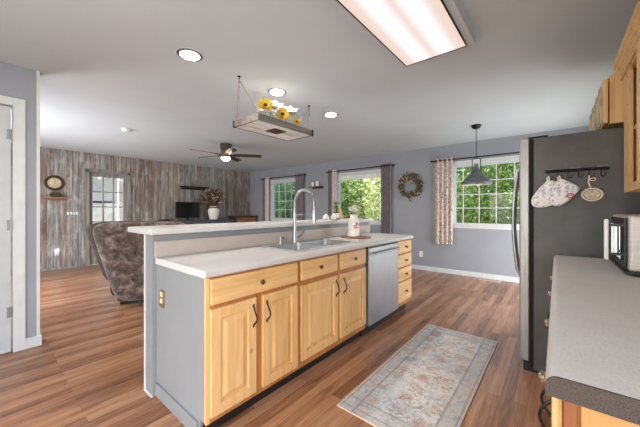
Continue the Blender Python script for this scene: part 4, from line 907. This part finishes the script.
b = B(); b.box(-.34, .34, .08, .80, 0, .045); b.build('mechanism', 'black_metal', rec, local=True)
b = B(); b.tube([(-.44, .40, .40), (-.475, .34, .34), (-.48, .24, .22)], [.014, .012, .016], 8); b.build('lever', 'black_plastic', rec, local=True)

# ------------------------------------------------------------------ outside
struct(bx(-40, 30, -30, 45, -.30, -.15).build('ground', 'grass_green', smooth=False), 'green lawn around the house', 'ground')
p = sempty('porch', (-9.4, 2, -.15), 'pale porch with an added shade slab, seen through the glazed door', 'porch')
bx(-11.2, -8.1, -1.5, 5.5, -.15, -.03).build('porch_slab', 'concrete', p, smooth=False)
b = B(); b.box(-10.9, -10.75, -1.5, 5.6, -.03, 2.6)
for k in range(16): b.box(-10.75, -10.738, -1.5, 5.6, .02+.16*k, .15+.16*k)
b.build('porch_siding', 'house_siding', p, smooth=False)
bx(-11.2, -9.6, -1.5, 5.6, 2.62, 2.72).build('porch_shade_slab', 'white_trim', p, smooth=False); bx(-9.2, -9.06, 2.42, 2.56, -.03, 2.5).build('porch_post', 'white_trim', p); bx(-10.737, -10.70, 2.2, 2.75, 1.45, 1.50).build('porch_ledge', 'black_metal', p)  # slab overhead is added to shade the siding
t = thing('porch_lantern', (-10.60, 2.02, 1.86), 'black wall lantern on the porch seen through the glazed door', 'lantern')
bx(-10.66, -10.52, 1.95, 2.09, 1.72, 1.94, bev=.01).build('cage', 'black_metal', t); B().prism([(-10.67, 1.94, 1.94), (-10.51, 1.94, 1.94), (-10.51, 2.10, 1.94), (-10.67, 2.10, 1.94)], (0, 0, .04)).build('cap', 'black_metal', t); bx(-10.737, -10.66, 1.99, 2.05, 1.85, 1.92).build('arm', 'black_metal', t)
def crown(seed, n, leaf):
    rnd = random.Random(seed); b = B(); cl = []
    for k in range(34):
        a = rnd.uniform(0, 2*PI); z_ = rnd.uniform(-1, 1); r_ = math.sqrt(max(0, 1-z_*z_)); q = rnd.uniform(.5, 1.0); cl.append((Vector((r_*math.cos(a)*1.5*q, r_*math.sin(a)*1.2*q, 1.75+z_*1.75*q)), rnd.uniform(.32, .62)))
    for k in range(n):
        c_, s_ = cl[k % len(cl)]; d_ = Vector((rnd.gauss(0, 1), rnd.gauss(0, 1), rnd.gauss(0, 1))).normalized(); p_ = c_+d_*s_*rnd.uniform(.55, 1.05)
        b.leaf(p_, d_+Vector((rnd.uniform(-1, 1), rnd.uniform(-1, 1), rnd.uniform(-1, .3)))*.9, Vector((rnd.uniform(-.6, .6), -1, rnd.uniform(.2, 1.2))), leaf*rnd.uniform(.7, 1.3), leaf*.55)
    return b
def tree(x_, y_, sc, mat, seed, label, n=9000, leaf=.125):
    t = thing('tree', (x_, y_, -.15), label, 'tree', 'trees beyond the windows', rotz=R(seed*47 % 360))
    o = crown(seed, n, leaf).build('crown', mat, t, smooth=False, local=True, fix=False); o.scale = (sc, sc, sc)
    b = B(); b.tube([(0, 0, 0), (.04, 0, .9*sc), (0, .05, 2.6*sc)], [.11*sc, .08*sc, .03*sc], 9); b.build('trunk', 'bark', t, local=True); return t
near = [(-10.2, 9.3, .88, 'leaf_deep', 'dark green tree filling the farthest window in front of a taller one'),
        (-7.0, 9.3, .88, 'leaf_bright', 'bright green tree at the candle shelf side of the middle window'),
        (-4.1, 9.3, .88, 'leaf_pale', 'pale yellow-green tree at the wreath side of the middle window'),
        (-1.2, 9.3, .88, 'leaf_bright', 'bright green tree filling the wide window behind the pendant lamp'),
        (1.7, 9.3, .88, 'leaf_bright', 'bright green tree outside, beyond the refrigerator'),
        (-13.3, 12.9, .94, 'leaf_deep', 'dark green tree in the second row outside the farthest window'),
        (-10.0, 12.9, .94, 'leaf_bright', 'bright green tree in the second row between farthest and middle windows'),
        (-6.9, 12.9, .94, 'leaf_pale', 'pale yellow-green tree in the second row outside the middle window'),
        (-3.7, 12.9, .94, 'leaf_bright', 'bright green second row tree on the curtain side of the wide window'),
        (-.5, 12.9, .94, 'leaf_deep', 'dark green second row tree behind the wide window by the refrigerator')]
for k, (xx, yy, sc, mt, lab) in enumerate(near): tree(xx, yy, sc, mt, 1+k, lab)
back = [(-18, 17, 'leaf_deep', 'tall dark tree far back outside the farthest window'), (-10.5, 17, 'leaf_pale', 'tall pale tree far back outside the middle window'), (-3, 17, 'leaf_deep', 'tall dark tree far back outside the wide window'),
        (-24, 24.5, 'leaf_deep', 'tallest dark tree in the last row beyond the farthest window'), (-15.4, 24.5, 'leaf_bright', 'tall bright tree in the last row between farthest and middle windows'), (-6.8, 24.5, 'leaf_bright', 'tall bright tree in the last row between middle and wide windows'), (1.4, 24.5, 'leaf_deep', 'tall dark tree in the last row beyond the refrigerator')]
for k, (xx, yy, mt, lab) in enumerate(back): tree(xx, yy, 1.75, mt, 20+k, lab, 6000, .14)
